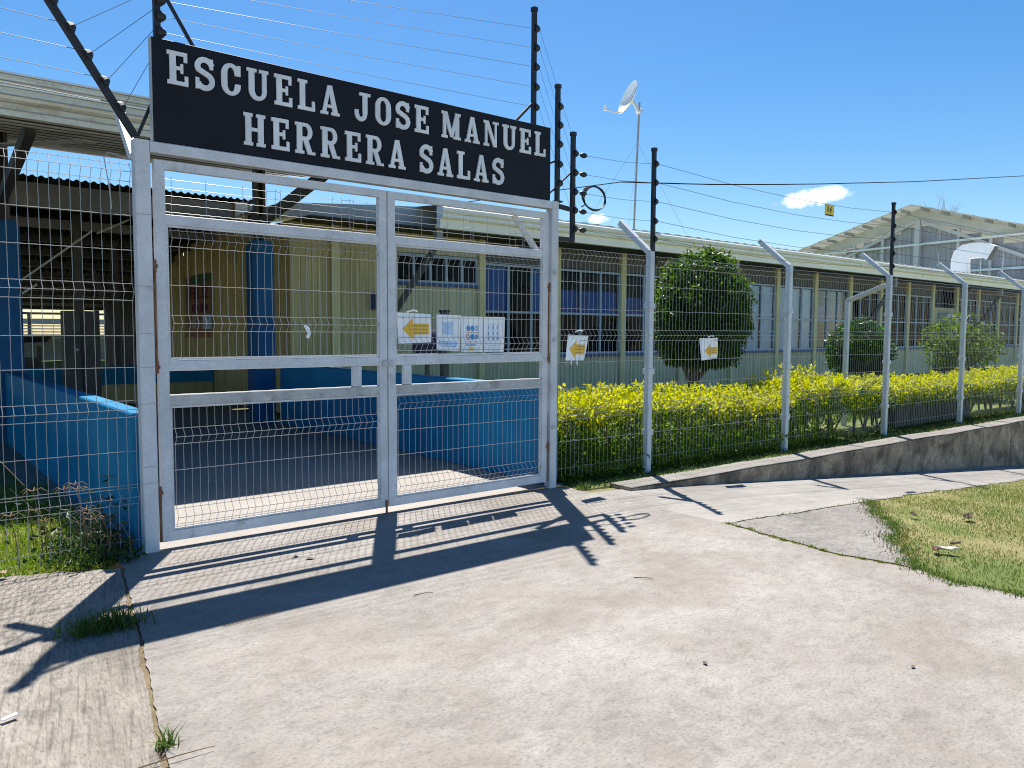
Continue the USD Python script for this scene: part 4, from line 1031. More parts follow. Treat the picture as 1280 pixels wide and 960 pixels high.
# grey flashing that closes the roof at its left end
cpoly = [(4.40, 3.70), (7.74, 3.715), (7.80, 3.86), (7.84, 4.02), (7.92, 4.14), (7.98, 4.24)] + [(7.98 - 0.04 - i * 0.12, 4.235 - 0.045 * (1 - math.exp(-i * 0.8)) * (1 if i else 0) - 0.008 * i) for i in range(0, 12)] + [(4.40, 3.93)]
part(sb, 'flashing', MB().prism(Polygon(cpoly).buffer(0), 'xz', 7.84, 7.90), 'greysteel')
part(sb, 'left_roof', MB().add([(4.40, 7.9, 3.92), (7.4, 7.9, 4.10), (7.4, 12.8, 4.45), (4.40, 12.8, 3.95)], [[0, 1, 2, 3]]).add([(4.40, 7.9, 3.90), (7.4, 7.9, 4.08), (7.4, 12.8, 4.43), (4.40, 12.8, 3.93)], [[0, 3, 2, 1]]), 'roofwhite')
for x in (7.42, 17.56, 27.3, 37.6):
    dp = MB().bar((x, 7.22, 3.64), (x, 7.22, 3.30), 0.15, 0.15, 0.01, (0, 1, 0))
    d = part(sb, 'downpipe', dp, 'beamgrey')
    part(d, 'slanted_pipe', MB().bar((x - 0.02, 7.25, 3.32), (x - 0.62, 7.82, 2.02), 0.12, 0.12, 0.01), 'darksteel')
# things on the walls
eb = thing('meter_box', 'dark electrical box on the khaki wall left of the high window', 'box', (6.37, WY - 0.1, 2.18))
part(eb, 'case', MB().bar((6.29, WY - 0.085, 2.18), (6.45, WY - 0.085, 2.18), 0.12, 0.32, 0.01), 'sill')
part(eb, 'lid', MB().box((6.30, WY - 0.152, 2.04), (6.44, WY - 0.146, 2.32)), 'black')
po = thing('poster', 'brown poster with maroon lettering and green header on the end wall', 'poster', (EX - 0.05, 13.1, 2.1))
part(po, 'sheet', MB().box((EX - 0.05, 12.15, 1.42), (EX - 0.04, 14.1, 2.86)), 'posterbrown')
part(po, 'header', MB().box((EX - 0.06, 12.15, 2.70), (EX - 0.051, 13.6, 2.90)), 'postergreen')


def poster_text(txt, yc, z, h):
    m = meshkit.text_mesh(txt, h, 0.004, True)
    v = m.vertices.copy(); w = v[:, 0].max()
    s = 1.35 / w if w * 1 > 0 else 1
    return np.c_[np.full(len(v), EX - 0.0595) + v[:, 2], yc + (w / 2 - v[:, 0]) * s, z + v[:, 1]], m.faces


part(po, 'lettering', poster_text('FELIZ', 13.1, 2.34, 0.27), 'maroon')
part(po, 'picture', MB().box((EX - 0.058, 12.25, 1.62), (EX - 0.051, 12.85, 1.95)), 'paleink')
part(po, 'picture', MB().box((EX - 0.058, 13.3, 1.62), (EX - 0.051, 13.6, 1.95)), 'beamgrey')
wl_ = MB()
for i, (a, b) in enumerate(((12.5, 12.72), (12.82, 13.0), (13.1, 13.3), (13.4, 13.62))):
    wl_.box((EX - 0.0585, a, 2.02), (EX - 0.0515, b, 2.18 + 0.03 * (i % 2)))
part(po, 'lettering', wl_, 'maroon')
bx = thing('wall_unit', 'grey box with round dark fan on the far wall behind the sparse bush', 'fan box', (33.6, 7.8, 2.2))
part(bx, 'case', MB().bar((33.0, 7.78, 2.1), (34.1, 7.78, 2.1), 0.35, 0.75, 0.03), 'winframe')
part(bx, 'fan', MB().tube([(33.55, 7.60, 2.08), (33.55, 7.59, 2.08)], 0.24, 14), 'black')
ps_ = thing('timber_post', 'dark brown square post standing behind the right blue wall', 'post', (6.0, 4.9, 0))
part(ps_, 'shaft', MB().bar((5.98, 4.9, -0.05), (5.98, 4.9, 1.92), 0.115, 0.115, 0.008, (0, 1, 0)), 'darksteel')
part(ps_, 'cap', MB().bar((5.98, 4.9, 1.921), (5.98, 4.9, 1.95), 0.14, 0.14, 0.01, (0, 1, 0)), 'black')
sk = thing('cloth_bundle', 'dark purple cloth bundle hanging behind the papers on the gate', 'cloth', (4.75, 3.6, 1.4))
sm = trimesh.creation.icosphere(3, 1.0)
sm.vertices *= (0.26, 0.12, 0.24)
sm.vertices += (meshkit.fbm(sm.vertices * 7)[:, None] - 0.5) * 0.12
sm.apply_translation((4.80, 3.6, 1.38))
part(sk, 'cloth', sm, 'purple', smooth=60)
part(sk, 'stake', MB().bar((4.80, 3.62, -0.05), (4.80, 3.62, 1.4), 0.05, 0.05), 'darksteel')

# satellite dish and vent on the roof
sd = thing('satellite_dish', 'white satellite dish on a tall thin mast above the school roof', 'satellite dish', (15.3, 9.0, 4.2))
part(sd, 'mast', MB().tube([(15.22, 9.0, 4.2), (15.38, 9.0, 8.0)], 0.028, 8), 'beamgrey')
ax = np.array([-0.86, 0.30, 0.36]); ax /= np.linalg.norm(ax)
e1_ = np.cross(ax, [0, 0, 1.0]); e1_ /= np.linalg.norm(e1_); e2_ = np.cross(e1_, ax)
if e2_[2] < 0:
    e2_ = -e2_
ct = np.array([15.10, 9.05, 8.05])
rr = np.linspace(0, 1, 9); th = np.linspace(0, 2 * PI, 33)[:-1]
dv = [ct - ax * 0.0] + [ct + e1_ * 0.40 * r_ * math.cos(a) + e2_ * 0.50 * r_ * math.sin(a) + ax * 0.13 * r_ * r_ for r_ in rr[1:] for a in th]
nf = len(th)
df = [[0, 1 + i, 1 + (i + 1) % nf] for i in range(nf)] + [q for k in range(7) for i in range(nf) for q in ([1 + k * nf + i, 1 + (k + 1) * nf + i, 1 + (k + 1) * nf + (i + 1) % nf], [1 + k * nf + i, 1 + (k + 1) * nf + (i + 1) % nf, 1 + k * nf + (i + 1) % nf])]
dv = np.array(dv)
part(sd, 'reflector', MB().add(dv, df).add(dv - ax * 0.012, np.array(df)[:, ::-1]), 'dishwhite', smooth=50)
foot = ct - e2_ * 0.46 + ax * 0.08
lnb = foot + ax * 0.62 + np.array([0, 0, -0.18])
part(sd, 'feed_arm', MB().tube([foot, (foot + lnb) / 2 - (0, 0, 0.03), lnb], 0.018, 6), 'roofwhite')
part(sd, 'receiver', MB().tube([lnb + (0, 0, -0.04), lnb + np.array([0.02, 0, 0.04]), lnb + np.array([0.04, 0.01, 0.11])], [0.03, 0.045, 0.03], 8), 'white')
part(sd, 'bracket', MB().bar(ct - ax * 0.01, (15.36, 9.0, 7.75), 0.07, 0.07, 0.01).bar((15.33, 9.0, 7.70), (15.43, 9.0, 7.80), 0.12, 0.1), 'roofwhite')
gy = MB()
for p in ((13.6, 9.5, 4.3), (16.6, 10.5, 4.35), (15.6, 7.4, 4.15)):
    gy.tube([(15.33, 9.0, 6.9), p], 0.004, 4)
part(sd, 'guy_wire', gy, 'beamgrey')
part(sd, 'mast_foot', MB().box((15.0, 8.8, 4.14), (15.5, 9.2, 4.34)), 'greysteel')
vt_ = thing('roof_vent', 'white gooseneck duct curving over on the school roof', 'duct', (40.5, 10, 4.3))
cen = [(40.5, 10.05, 4.2), (40.5, 10.05, 5.0), (40.5, 10.05, 5.25), (40.5, 9.98, 5.5), (40.5, 9.8, 5.64), (40.5, 9.5, 5.68), (40.5, 9.15, 5.68), (40.5, 8.85, 5.62), (40.5, 8.62, 5.50)]
duct = MB()
cen = np.array(cen); td = np.gradient(cen, axis=0); td /= np.linalg.norm(td, axis=1, keepdims=True)
sid = np.array([1.0, 0.0, 0.0]); sid /= np.linalg.norm(sid)
secs = []
for c, t in zip(cen, td):
    n_ = np.cross(t, sid); n_ /= np.linalg.norm(n_)
    secs.append([c + sid * 0.26 + n_ * 0.36, c - sid * 0.26 + n_ * 0.36, c - sid * 0.26 - n_ * 0.36, c + sid * 0.26 - n_ * 0.36])
sv = np.array(secs).reshape(-1, 3)
duct.add(sv, [[4 * i + j, 4 * i + (j + 1) % 4, 4 * (i + 1) + (j + 1) % 4, 4 * (i + 1) + j] for i in range(len(cen) - 1) for j in range(4)])
part(vt_, 'duct', duct, 'white', smooth=35)
part(vt_, 'mouth_mesh', MB().add(sv[-4:] * 0.98 + sv[-4:].mean(0) * 0.02, [[0, 1, 2, 3], [3, 2, 1, 0]][:1]), 'darksteel')

# ================================================================== HALL BEHIND THE WALKWAY
hl = thing('steel_hall', 'dark open hall roof of corrugated sheet seen behind the left fence', 'hall', (-3, 14, 0))
HX0, HX1 = -22.0, 4.72
n = int((HX1 - HX0) / 0.034)
xv = np.linspace(HX0, HX1, n); sec = 0.022 * np.sin(np.arange(n) * PI / 2.0 + 0.5)
zr = lambda y: 4.20 - 0.142 * (y - 10.0)
vv = np.vstack([np.c_[xv, np.full(n, 9.8), zr(9.8) + sec], np.c_[xv, np.full(n, 23.2), zr(23.2) + sec]])
ff = np.array([[i, i + 1, n + i + 1, n + i] for i in range(n - 1)])
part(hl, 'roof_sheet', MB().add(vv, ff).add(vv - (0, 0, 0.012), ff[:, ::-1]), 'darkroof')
part(hl, 'front_fascia', MB().box((HX0, 9.92, 3.70), (HX1, 9.98, 4.13)), 'beamgrey')
for y in (11.2, 12.5, 13.8, 15.1, 16.4, 17.7, 19.0, 20.3, 21.6, 22.8):
    part(hl, 'purlin', MB().bar((HX0, y, zr(y) - 0.10), (HX1, y, zr(y) - 0.10), 0.05, 0.12), 'darksteel')
    part(hl, 'lit_purlin_lip', MB().bar((HX0, y - 0.02, zr(y) - 0.168), (4.5, y - 0.02, zr(y) - 0.168), 0.045, 0.01), 'beamgrey')  # paler strip stands for light along each purlin lip
part(hl, 'tie_beam', MB().box((HX0, 12.0, 3.60), (HX1, 12.12, 3.78)), 'beamgrey')
for x in (-14, -9.2, -4.4, 0.3):
    part(hl, 'rafter', MB().bar((x, 10.0, zr(10) - 0.25), (x, 23, zr(23) - 0.25), 0.12, 0.18), 'darksteel')
for x, y in ((1.72, 11.3), (2.80, 13.2), (0.3, 22.6), (4.3, 22.6), (-4.4, 22.6), (-9.2, 11.0)):
    part(hl, 'post', MB().bar((x, y, 0), (x, y, zr(y) - 0.2), 0.14, 0.14, 0.006, (0, 1, 0)), 'darksteel')
part(hl, 'knee_brace', MB().bar((2.80, 13.2, 1.5), (2.35, 13.2, 2.9), 0.09, 0.09), 'darksteel')
part(hl, 'tie_rod', MB().tube([(1.85, 10.6, 3.45), (0.55, 10.9, 2.35)], 0.02, 6), 'roofwhite')
part(hl, 'tie_rod', MB().tube([(0.95, 10.8, 2.42), (0.42, 10.9, 2.02)], 0.02, 6), 'roofwhite')
part(hl, 'tie_rod', MB().tube([(2.5, 10.6, 3.72), (1.95, 10.7, 3.42)], 0.02, 6), 'roofwhite')
part(hl, 'added_side_sheet', ribbed(18.55, 23.0, 0, lambda y: 4.20 - 0.142 * (y - 10.0) + 0.02, EX, 0.2, 0.02, 'y', -1), 'darkroof')  # dark sheet added to close the bright gap past the end wall
part(hl, 'corner_cap', MB().box((4.3, 9.85, 3.50), (4.55, 9.9, 4.17)), 'cream')
cab = thing('dark_cabinet', 'tall dark brown cabinet round a post under the hall roof', 'cabinet', (1.7, 11.3, 0))
part(cab, 'body', MB().bar((1.72, 11.25, 0), (1.72, 11.25, 1.95), 0.62, 0.35, 0.01, (0, 1, 0)), 'darksteel')
part(cab, 'batten', MB().box((1.69, 11.055, 0.1), (1.72, 11.07, 1.9)), 'black')
part(cab, 'knob', MB().tube([(1.62, 11.06, 1.2), (1.62, 11.03, 1.2)], 0.03, 8), 'greysteel')
fs = thing('far_shed', 'distant pale-edged shed roof seen under the hall roof', 'shed', (0, 32, 0))
part(fs, 'fascia', MB().box((-25, 31.6, 1.80), (9, 31.7, 2.02)), 'beamgrey')
part(fs, 'roof', MB().add([(-25, 31.7, 2.02), (9, 31.7, 2.02), (9, 40, 2.08), (-25, 40, 2.08)], [[0, 1, 2, 3]]), 'roofwhite')
part(fs, 'back_wall', MB().box((-25, 39, 0), (9, 39.1, 1.25)), 'beamgrey')
for x in (-12, -4, 1.2, 3.3, 6.6):
    part(fs, 'post', MB().bar((x, 31.65, 0), (x, 31.65, 1.8), 0.14, 0.14, 0, (0, 1, 0)), 'darksteel')
lv = thing('slatted_fence', 'slatted fence of pale horizontal bars beyond the hall', 'fence', (0, 27, 0))
for k, z in enumerate(np.arange(1.25, 1.75, 0.11)):
    part(lv, 'slat', MB().box((-25, 27.0, z), (7, 27.03, z + 0.04)), 'beamgrey')
part(lv, 'top_beam', MB().box((-25, 26.9, 2.12), (7, 27.0, 2.20)), 'darksteel')
for x in (-16, -8, 0, 3.0, 6.9):
    part(lv, 'post', MB().bar((x, 27.1, 0), (x, 27.1, 2.2), 0.1, 0.1, 0, (0, 1, 0)), 'darksteel')
tb = thing('market_table', 'dark table with grey sloping cover inside the hall, left of the cabinet', 'table', (0.6, 15, 0))
part(tb, 'cover', MB().add([(-0.5, 14.5, 1.22), (1.6, 14.5, 1.30), (1.9, 15.6, 1.42), (-0.3, 15.6, 1.36), (-0.5, 14.5, 1.19), (1.6, 14.5, 1.27), (1.9, 15.6, 1.39), (-0.3, 15.6, 1.33)], [[0, 1, 2, 3], [7, 6, 5, 4], [0, 4, 5, 1], [1, 5, 6, 2], [2, 6, 7, 3], [3, 7, 4, 0]]), 'beamgrey')
for x, y in ((-0.3, 14.6), (1.5, 14.6), (1.6, 15.5), (0.0, 15.5)):
    part(tb, 'leg', MB().bar((x, y, 0), (x, y, 1.2), 0.06, 0.06, 0, (0, 1, 0)), 'darksteel')
part(tb, 'panel', MB().box((-0.3, 14.62, 0.2), (1.45, 14.65, 0.95)), 'darksteel')

# ================================================================== GYM
GXW = 50.0
gm = thing('gymnasium', 'large gabled hall with stepped pale roof sheets behind the school roof', 'building', (GXW, 16.2, 0))
PY, PZ, SL = 16.2, 9.45, 0.30
yl, yr = 27.0, 5.4
zl_ = lambda y: PZ - SL * abs(y - PY)
cell = 1.2
for a in np.arange(yr, yl - 0.01, cell):
    b = min(a + cell, yl)
    ztop = min(zl_(a), zl_(b)) - 0.72
    part(gm, 'clad_panel', ribbed(a + 0.01, b - 0.01, 3.0, ztop, GXW + 0.12, 0.3, 0.05, 'y', -1), 'gymclad')
for a in np.arange(yr, yl - 0.01, cell):
    b = min(a + cell, yl)
    vv = np.array([(GXW, a + 0.005, zl_(a) - 0.70), (GXW, b - 0.005, zl_(b) - 0.70), (GXW, b - 0.005, zl_(b)), (GXW, a + 0.005, zl_(a))])
    part(gm, 'barge_panel', MB().add(vv, [[0, 3, 2, 1]]).add(vv + (0.03, 0, 0), [[0, 1, 2, 3]]), 'gymband')
for sgn, ye in ((1, yl), (-1, yr)):
    nst = 9
    wst = abs(ye - PY) / nst
    for i in range(nst):
        a, b = PY + sgn * (wst * i + 0.01), PY + sgn * (wst * (i + 1) + 0.05)
        za, zb = zl_(a) + 0.16, zl_(b) + 0.19
        q = np.array([(GXW - 1.3, a, za), (GXW - 1.3, b, zb), (GXW + 25, b, zb), (GXW + 25, a, za)])
        p8 = np.vstack([q, q - (0, 0, 0.05)])
        fc = np.array([[0, 1, 2, 3], [7, 6, 5, 4], [0, 4, 5, 1], [1, 5, 6, 2], [2, 6, 7, 3], [3, 7, 4, 0]])
        part(gm, 'roof_sheet', (p8, np.vstack([fc[:, [0, 1, 2]], fc[:, [0, 2, 3]]])), 'gymroof')
        yb_ = PY + sgn * wst * (i + 0.5)
        part(gm, 'purlin', MB().bar((GXW - 1.27, yb_, zl_(yb_) + 0.02), (GXW - 0.02, yb_, zl_(yb_) + 0.02), 0.08, 0.18), 'greysteel')
fr = lambda p, q, w=0.2: MB().bar((GXW - 0.12, *p), (GXW - 0.12, *q), w, w)
part(gm, 'king_post', fr((PY, 4.5), (PY, PZ - 0.72), 0.32), 'gymband')
part(gm, 'truss_strut', fr((PY + 0.2, PZ - 0.8), (PY + 6.2, PZ - 3.4)), 'gymband')
part(gm, 'truss_strut', fr((PY - 0.2, PZ - 0.8), (PY - 5.6, PZ - 3.2)), 'gymband')
part(gm, 'truss_strut', fr((PY - 5.6, PZ - 3.2), (PY - 9.5, PZ - 5)), 'gymband')
part(gm, 'chord', MB().bar((GXW - 0.25, 22.6, 7.05), (GXW - 0.25, 7.5, 7.42), 0.13, 0.13), 'white')
part(gm, 'chord', MB().bar((GXW - 0.25, 19.5, 5.35), (GXW - 0.25, 7.5, 5.45), 0.13, 0.13), 'white')
for y in (7.2, 9.6, 12.0, 13.8, 18.4, 20.3, 22.4, 24.6):
    part(gm, 'stud', fr((y, 3.0), (y, zl_(y) - 0.75), 0.17), 'gymband')
part(gm, 'side_wall', MB().box((GXW + 0.2, yr + 0.1, 0), (GXW + 25, yr + 0.2, 6.2)).box((GXW + 0.2, yl - 0.2, 0), (GXW + 25, yl - 0.1, 6.2)).box((GXW + 24.8, yr + 0.2, 0), (GXW + 25, yl - 0.2, 6.2)), 'gymclad')

# ================================================================== RETAINING WALL
rtw = thing('retaining_wall', 'stained concrete retaining wall rising out of the sidewalk under the fence', 'wall', (10, -0.7, 0))
cuts = [4.55, 6.9, 9.35, 11.9, 14.6, 17.4, 20.5, 25, 30]


def wy(x):
    return fence_y(x) - 0.56


for k, (a, b) in enumerate(zip(cuts[:-1], cuts[1:])):
    r = np.random.default_rng(300 + k)
    nx = 26
    xs_ = np.linspace(a + 0.004, b - 0.004, nx)
    top = -0.012 + r.uniform(-0.008, 0.008) + 0.004 * np.sin(xs_ * 3)
    face = [(x, wy(x) + 0.008 * (meshkit.fbm(np.array([[x * 1.7, 3.0, k]]))[0] - 0.5)) for x in xs_]
    v, f = [], []
    for (x, y), tz in zip(face, top):
        lo = float(ground_z(x)) - 0.25
        v += [(x, y, lo), (x, y, tz - 0.018), (x, y + 0.016, tz), (x, y + 0.30, tz + 0.003), (x, y + 0.30, lo)]
    for i in range(nx - 1):
        for j in range(4):
            f.append([5 * i + j, 5 * (i + 1) + j, 5 * (i + 1) + j + 1, 5 * i + j + 1])
    e = 5 * (nx - 1)
    f += [[0, 1, 2, 2], [0, 2, 3, 4], [e + 2, e + 1, e, e], [e + 4, e + 3, e + 2, e]]
    sec_ = part(rtw, 'wall_section', (np.array(v), np.array(f)), 'wall_stain')
    v2 = []
    for (x, y), tz in zip(face, top):
        v2 += [(x, y + 0.004, tz - 0.002), (x, y + 0.016, tz + 0.004), (x, y + 0.29, tz + 0.006), (x, y + 0.30, tz - 0.004)]
    f2 = [[4 * i + j, 4 * (i + 1) + j, 4 * (i + 1) + j + 1, 4 * i + j + 1] for i in range(nx - 1) for j in range(3)]
    part(sec_, 'coping', (np.array(v2), np.array(f2)), 'coping')
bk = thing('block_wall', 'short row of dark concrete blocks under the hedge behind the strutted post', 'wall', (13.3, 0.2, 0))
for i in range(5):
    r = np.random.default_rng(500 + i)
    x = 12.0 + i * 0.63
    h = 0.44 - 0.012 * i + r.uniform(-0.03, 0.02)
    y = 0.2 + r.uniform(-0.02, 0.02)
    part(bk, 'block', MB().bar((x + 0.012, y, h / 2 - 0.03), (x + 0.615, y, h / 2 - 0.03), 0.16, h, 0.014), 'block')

# ================================================================== PLANTS
def hedge_top(x):
    return np.interp(x, [4, 5, 6, 7.3, 8.6, 9.2, 9.8, 10.6, 12.4, 14, 16, 18, 20, 24], [0.80, 0.83, 0.85, 0.76, 0.72, 0.90, 0.92, 0.80, 0.76, 0.72, 0.76, 0.78, 0.82, 0.8])


hd = thing('hedge', 'clipped hedge with bright yellow-green tips running along inside the wire fence', 'hedge', (12, 0.6, 0))
r = np.random.default_rng(77)
N = 80000
hx = 4.14 + (21.0 - 4.14) * r.uniform(size=N) ** 1.35
hw = 0.46
ang = r.uniform(0, 2 * PI, N)
rad = r.uniform(0, 1, N) ** 0.33
cy = fence_y(hx) + 0.60
lump = meshkit.fbm(np.c_[hx * 2.3, ang * 0.8, np.zeros(N)])
top = hedge_top(hx) + 0.14 * (meshkit.fbm(np.c_[hx * 4.0, np.zeros(N), np.zeros(N)]) - 0.5)
bot = np.interp(hx, [4, 7.5, 8.8, 9.5, 24], [0.0, 0.02, 0.16, 0.33, 0.38])
uu = np.sign(np.cos(ang)) * np.abs(np.cos(ang)) ** 0.55 * rad
vv_ = np.sign(np.sin(ang)) * np.abs(np.sin(ang)) ** 0.55 * rad
hy = cy + uu * hw * (0.8 + 0.5 * lump)
hz = (top + bot) / 2 + vv_ * (top - bot) / 2 + r.normal(0, 0.015, N)
P = np.c_[hx, hy, hz]
hole = meshkit.fbm(np.c_[hx * 5, hy * 5, hz * 5])
lowgap = (hz < top - 0.28) & (hole > 0.545 + 0.10 * r.uniform(-1, 1, N))
P = P[~lowgap]; topk = top[~lowgap]; hxk = hx[~lowgap]
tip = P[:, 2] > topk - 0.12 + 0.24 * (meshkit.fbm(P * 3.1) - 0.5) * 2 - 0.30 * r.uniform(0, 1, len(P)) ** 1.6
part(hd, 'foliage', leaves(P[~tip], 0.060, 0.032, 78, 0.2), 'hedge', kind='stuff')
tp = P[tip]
skirt = np.c_[r.uniform(4.15, 9.6, 7000), np.zeros(7000), np.abs(r.normal(0.0, 0.11, 7000))]
skirt[:, 1] = fence_y(skirt[:, 0]) + r.uniform(-0.14, 0.35, 7000) - 0.25 * skirt[:, 2] + 0.12
part(hd, 'low_foliage', leaves(skirt, 0.058, 0.032, 80, 0.3), 'hedge', kind='stuff')
# young shoots that stick out over the clipped top
sp = []
for k in range(420):
    x = 4.15 + 16.5 * r.uniform() ** 1.3
    hgt = r.uniform(0.03, 0.12) * (1.9 if 9.1 < x < 9.8 else 1)
    c = np.array([x, fence_y(x) + 0.70 + r.uniform(-0.36, 0.36), hedge_top(x)])
    for s in np.linspace(0, 1, int(5 + hgt * 60)):
        sp.append(c + (r.normal(0, 0.018), r.normal(0, 0.018), hgt * s))
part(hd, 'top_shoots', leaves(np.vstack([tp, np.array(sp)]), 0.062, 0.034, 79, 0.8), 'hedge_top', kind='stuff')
stm = MB()
for x in np.arange(4.3, 21, 0.36):
    x = x + r.uniform(-0.12, 0.12)
    y = fence_y(x) + 0.66 + r.uniform(-0.12, 0.12)
    for q in range(3):
        stm.tube([(x, y, -0.05), (x + r.normal(0, 0.05), y + r.normal(0, 0.05), 0.25), (x + r.normal(0, 0.14), y + r.normal(0, 0.1), 0.62)], [0.018, 0.013, 0.006], 5)
part(hd, 'stems', stm, 'bark', kind='stuff')


def crown_points(c, rx, ry, rz, n, seed, flat=0.0, shell=0.5, clump=2.2, gap=0.62):
    r = np.random.default_rng(seed)
    d = r.normal(size=(n, 3)); d /= np.linalg.norm(d, axis=1, keepdims=True)
    rad = r.uniform(size=n) ** shell
    b = meshkit.fbm(d * clump + seed)
    k = 0.74 + 0.52 * b
    p = d * (rad * k)[:, None]
    if flat:
        p[:, 2] = np.where(p[:, 2] < -flat, -flat + (p[:, 2] + flat) * 0.25, p[:, 2])
    g = meshkit.fbm(p * 3.4 + seed * 1.7)
    p = p[g < gap]
    return np.asarray(c) + p * (rx, ry, rz)


t1 = thing('round_tree', 'round clipped dark green tree with drooping leaves behind the first mesh panels', 'tree', (9.3, 2.2, 0))
tk = MB()
tk.tube([(9.10, 2.2, -0.05), (9.13, 2.2, 0.5), (9.20, 2.2, 0.95), (9.25, 2.22, 1.5)], [0.115, 0.09, 0.08, 0.05], 9)
for a, b in (((9.17, 2.2, 0.75), (9.75, 2.1, 1.35)), ((9.15, 2.2, 0.70), (8.8, 2.35, 1.4)), ((9.2, 2.2, 0.9), (9.5, 2.5, 1.7)), ((9.2, 2.2, 1.0), (9.0, 1.9, 1.8))):
    tk.tube([a, tuple((np.array(a) + b) / 2 + (0.03, 0, -0.03)), b], [0.05, 0.038, 0.016], 7)
part(t1, 'trunk', tk, 'bark', smooth=50)
q = crown_points((9.36, 2.2, 1.86), 0.80, 0.80, 1.04, 21000, 31, 0.72, 0.34, 2.4, 0.60)
q2 = crown_points((9.36, 2.2, 1.95), 0.80, 0.80, 0.95, 6500, 35, 0.6, 0.16, 3.0, 0.56)
part(t1, 'crown', leaves(np.vstack([q, q2]), 0.095, 0.036, 32, -0.15, 0.45), 'tree', kind='stuff')


q3 = q2[q2[:, 2] > 1.75 + 0.75 * np.random.default_rng(37).uniform(-0.8, 1, len(q2))] + (0, 0, 0.02)
part(t1, 'sunlit_leaves', leaves(q3 + (q3 - (9.36, 2.2, 1.95)) * 0.05, 0.085, 0.034, 36, 0.3), 'tree_sparse', kind='stuff')  # paler leaves put the sunlight on the crown top into colour


def branches(c, spread, h, n, seed, z0=0.25, r0=0.022):
    r = np.random.default_rng(seed); m = MB()
    for k in range(n):
        a = r.uniform(0, 2 * PI)
        e = np.array(c) + (math.cos(a) * spread * r.uniform(0.4, 1), math.sin(a) * spread * r.uniform(0.4, 1), h * r.uniform(0.65, 1))
        m_ = (np.array(c) + (0, 0, z0) + e) / 2 + r.normal(0, 0.06, 3)
        m.tube([np.array(c) + (r.normal(0, 0.02), r.normal(0, 0.02), -0.05), np.array(c) + (0, 0, z0), m_, e], [r0, r0 * 0.8, r0 * 0.5, r0 * 0.22], 6)
    return m


t2 = thing('round_bush', 'small dense round green bush beside the short brace post', 'bush', (14.45, 2.0, 0))
part(t2, 'trunk', branches((14.5, 2.0, 0), 0.6, 1.5, 7, 41, 0.5), 'bark')
part(t2, 'crown', leaves(crown_points((14.45, 2.0, 1.22), 0.66, 0.66, 0.66, 9000, 42, 0.75, 0.36, 2.6, 0.60), 0.095, 0.042, 43, 0.2), 'tree', kind='stuff')
t3 = thing('sparse_bush', 'sparse yellowish bush with bare twigs near the right edge', 'bush', (19.6, 2.0, 0))
part(t3, 'trunk', branches((19.6, 2.0, 0), 0.85, 1.9, 24, 51, 0.5, 0.026), 'twig')
part(t3, 'crown', leaves(crown_points((19.6, 2.0, 1.33), 0.95, 0.95, 0.74, 5200, 52, 0.8, 0.42, 3.0, 0.53), 0.11, 0.052, 53, 0.3), 'tree_sparse', kind='stuff')
bt = thing('bare_tree', 'bare grey twigs of a leafless tree rising behind the gym ridge', 'tree', (62, 20.5, 0))
rb = np.random.default_rng(61)
tw = MB()


def twig(p, d, l, rad, lev):
    q = p + d * l
    m_ = (p + q) / 2 + rb.normal(0, 0.05 * l, 3)
    tw.tube([p, m_, q], [rad, rad * 0.8, rad * 0.55], 5)
    if lev:
        for k in range(3 + (lev > 2)):
            nd_ = d + rb.normal(0, 0.42, 3); nd_[2] = abs(nd_[2]) * 0.8 + 0.25; nd_ /= np.linalg.norm(nd_)
            twig(p + (q - p) * rb.uniform(0.55, 1), nd_, l * rb.uniform(0.5, 0.72), rad * 0.55, lev - 1)


twig(np.array((62.0, 21.5, 0.0)), np.array((0, -0.08, 1.0)), 6.6, 0.22, 0)
part(bt, 'trunk', tw, 'twig')
tw = MB()
for k in range(5):
    d_ = np.array([rb.normal(0, 0.2), rb.normal(-0.05, 0.35), 1.0]); d_ /= np.linalg.norm(d_)
    twig(np.array((62.0, 21.0 - 0.3 * k, 6.4)), d_, rb.uniform(2.4, 3.0), 0.05, 3)
part(bt, 'branch', tw, 'twig', kind='stuff')

# weeds by the left wall
wd = thing('weeds', 'tangle of weeds and dry stalks at the foot of the left blue wall', 'weeds', (-0.35, 0.15, 0))
rw_ = np.random.default_rng(91)
wm = MB(); lp_ = []; tips = []
for k in range(46):
    x = -0.10 - abs(rw_.normal(0, 0.24)); y = rw_.uniform(-0.16, 0.75)
    h = rw_.uniform(0.12, 0.42) * (1.25 if rw_.uniform() < 0.3 else 0.8)
    e = np.array([x + rw_.normal(0, 0.09), y + rw_.normal(0, 0.06), h])
    m_ = np.array([x + rw_.normal(0, 0.02), y, h * 0.55])
    wm.tube([(x, y, -0.02), m_, e], [0.004, 0.003, 0.002], 4)
    for s in rw_.uniform(0.1, 1, 10 if k % 4 else 4):
        lp_.append(np.array([x, y, 0]) * (1 - s) + e * s + rw_.normal(0, 0.02, 3))
    if k % 4 == 0:
        tips.append(e)
part(wd, 'stalk', wm, 'straw', kind='stuff')
part(wd, 'leaf', leaves(np.array(lp_), 0.062, 0.022, 92, 0.4), 'weed', kind='stuff')
low = np.c_[rw_.normal(-0.28, 0.16, 650), rw_.uniform(-0.24, 0.5, 650), np.abs(rw_.normal(0.03, 0.055, 650))]
part(wd, 'ground_leaf', leaves(low[low[:, 0] < -0.06], 0.05, 0.026, 93, 0.5), 'weed', kind='stuff')
fm = MB()
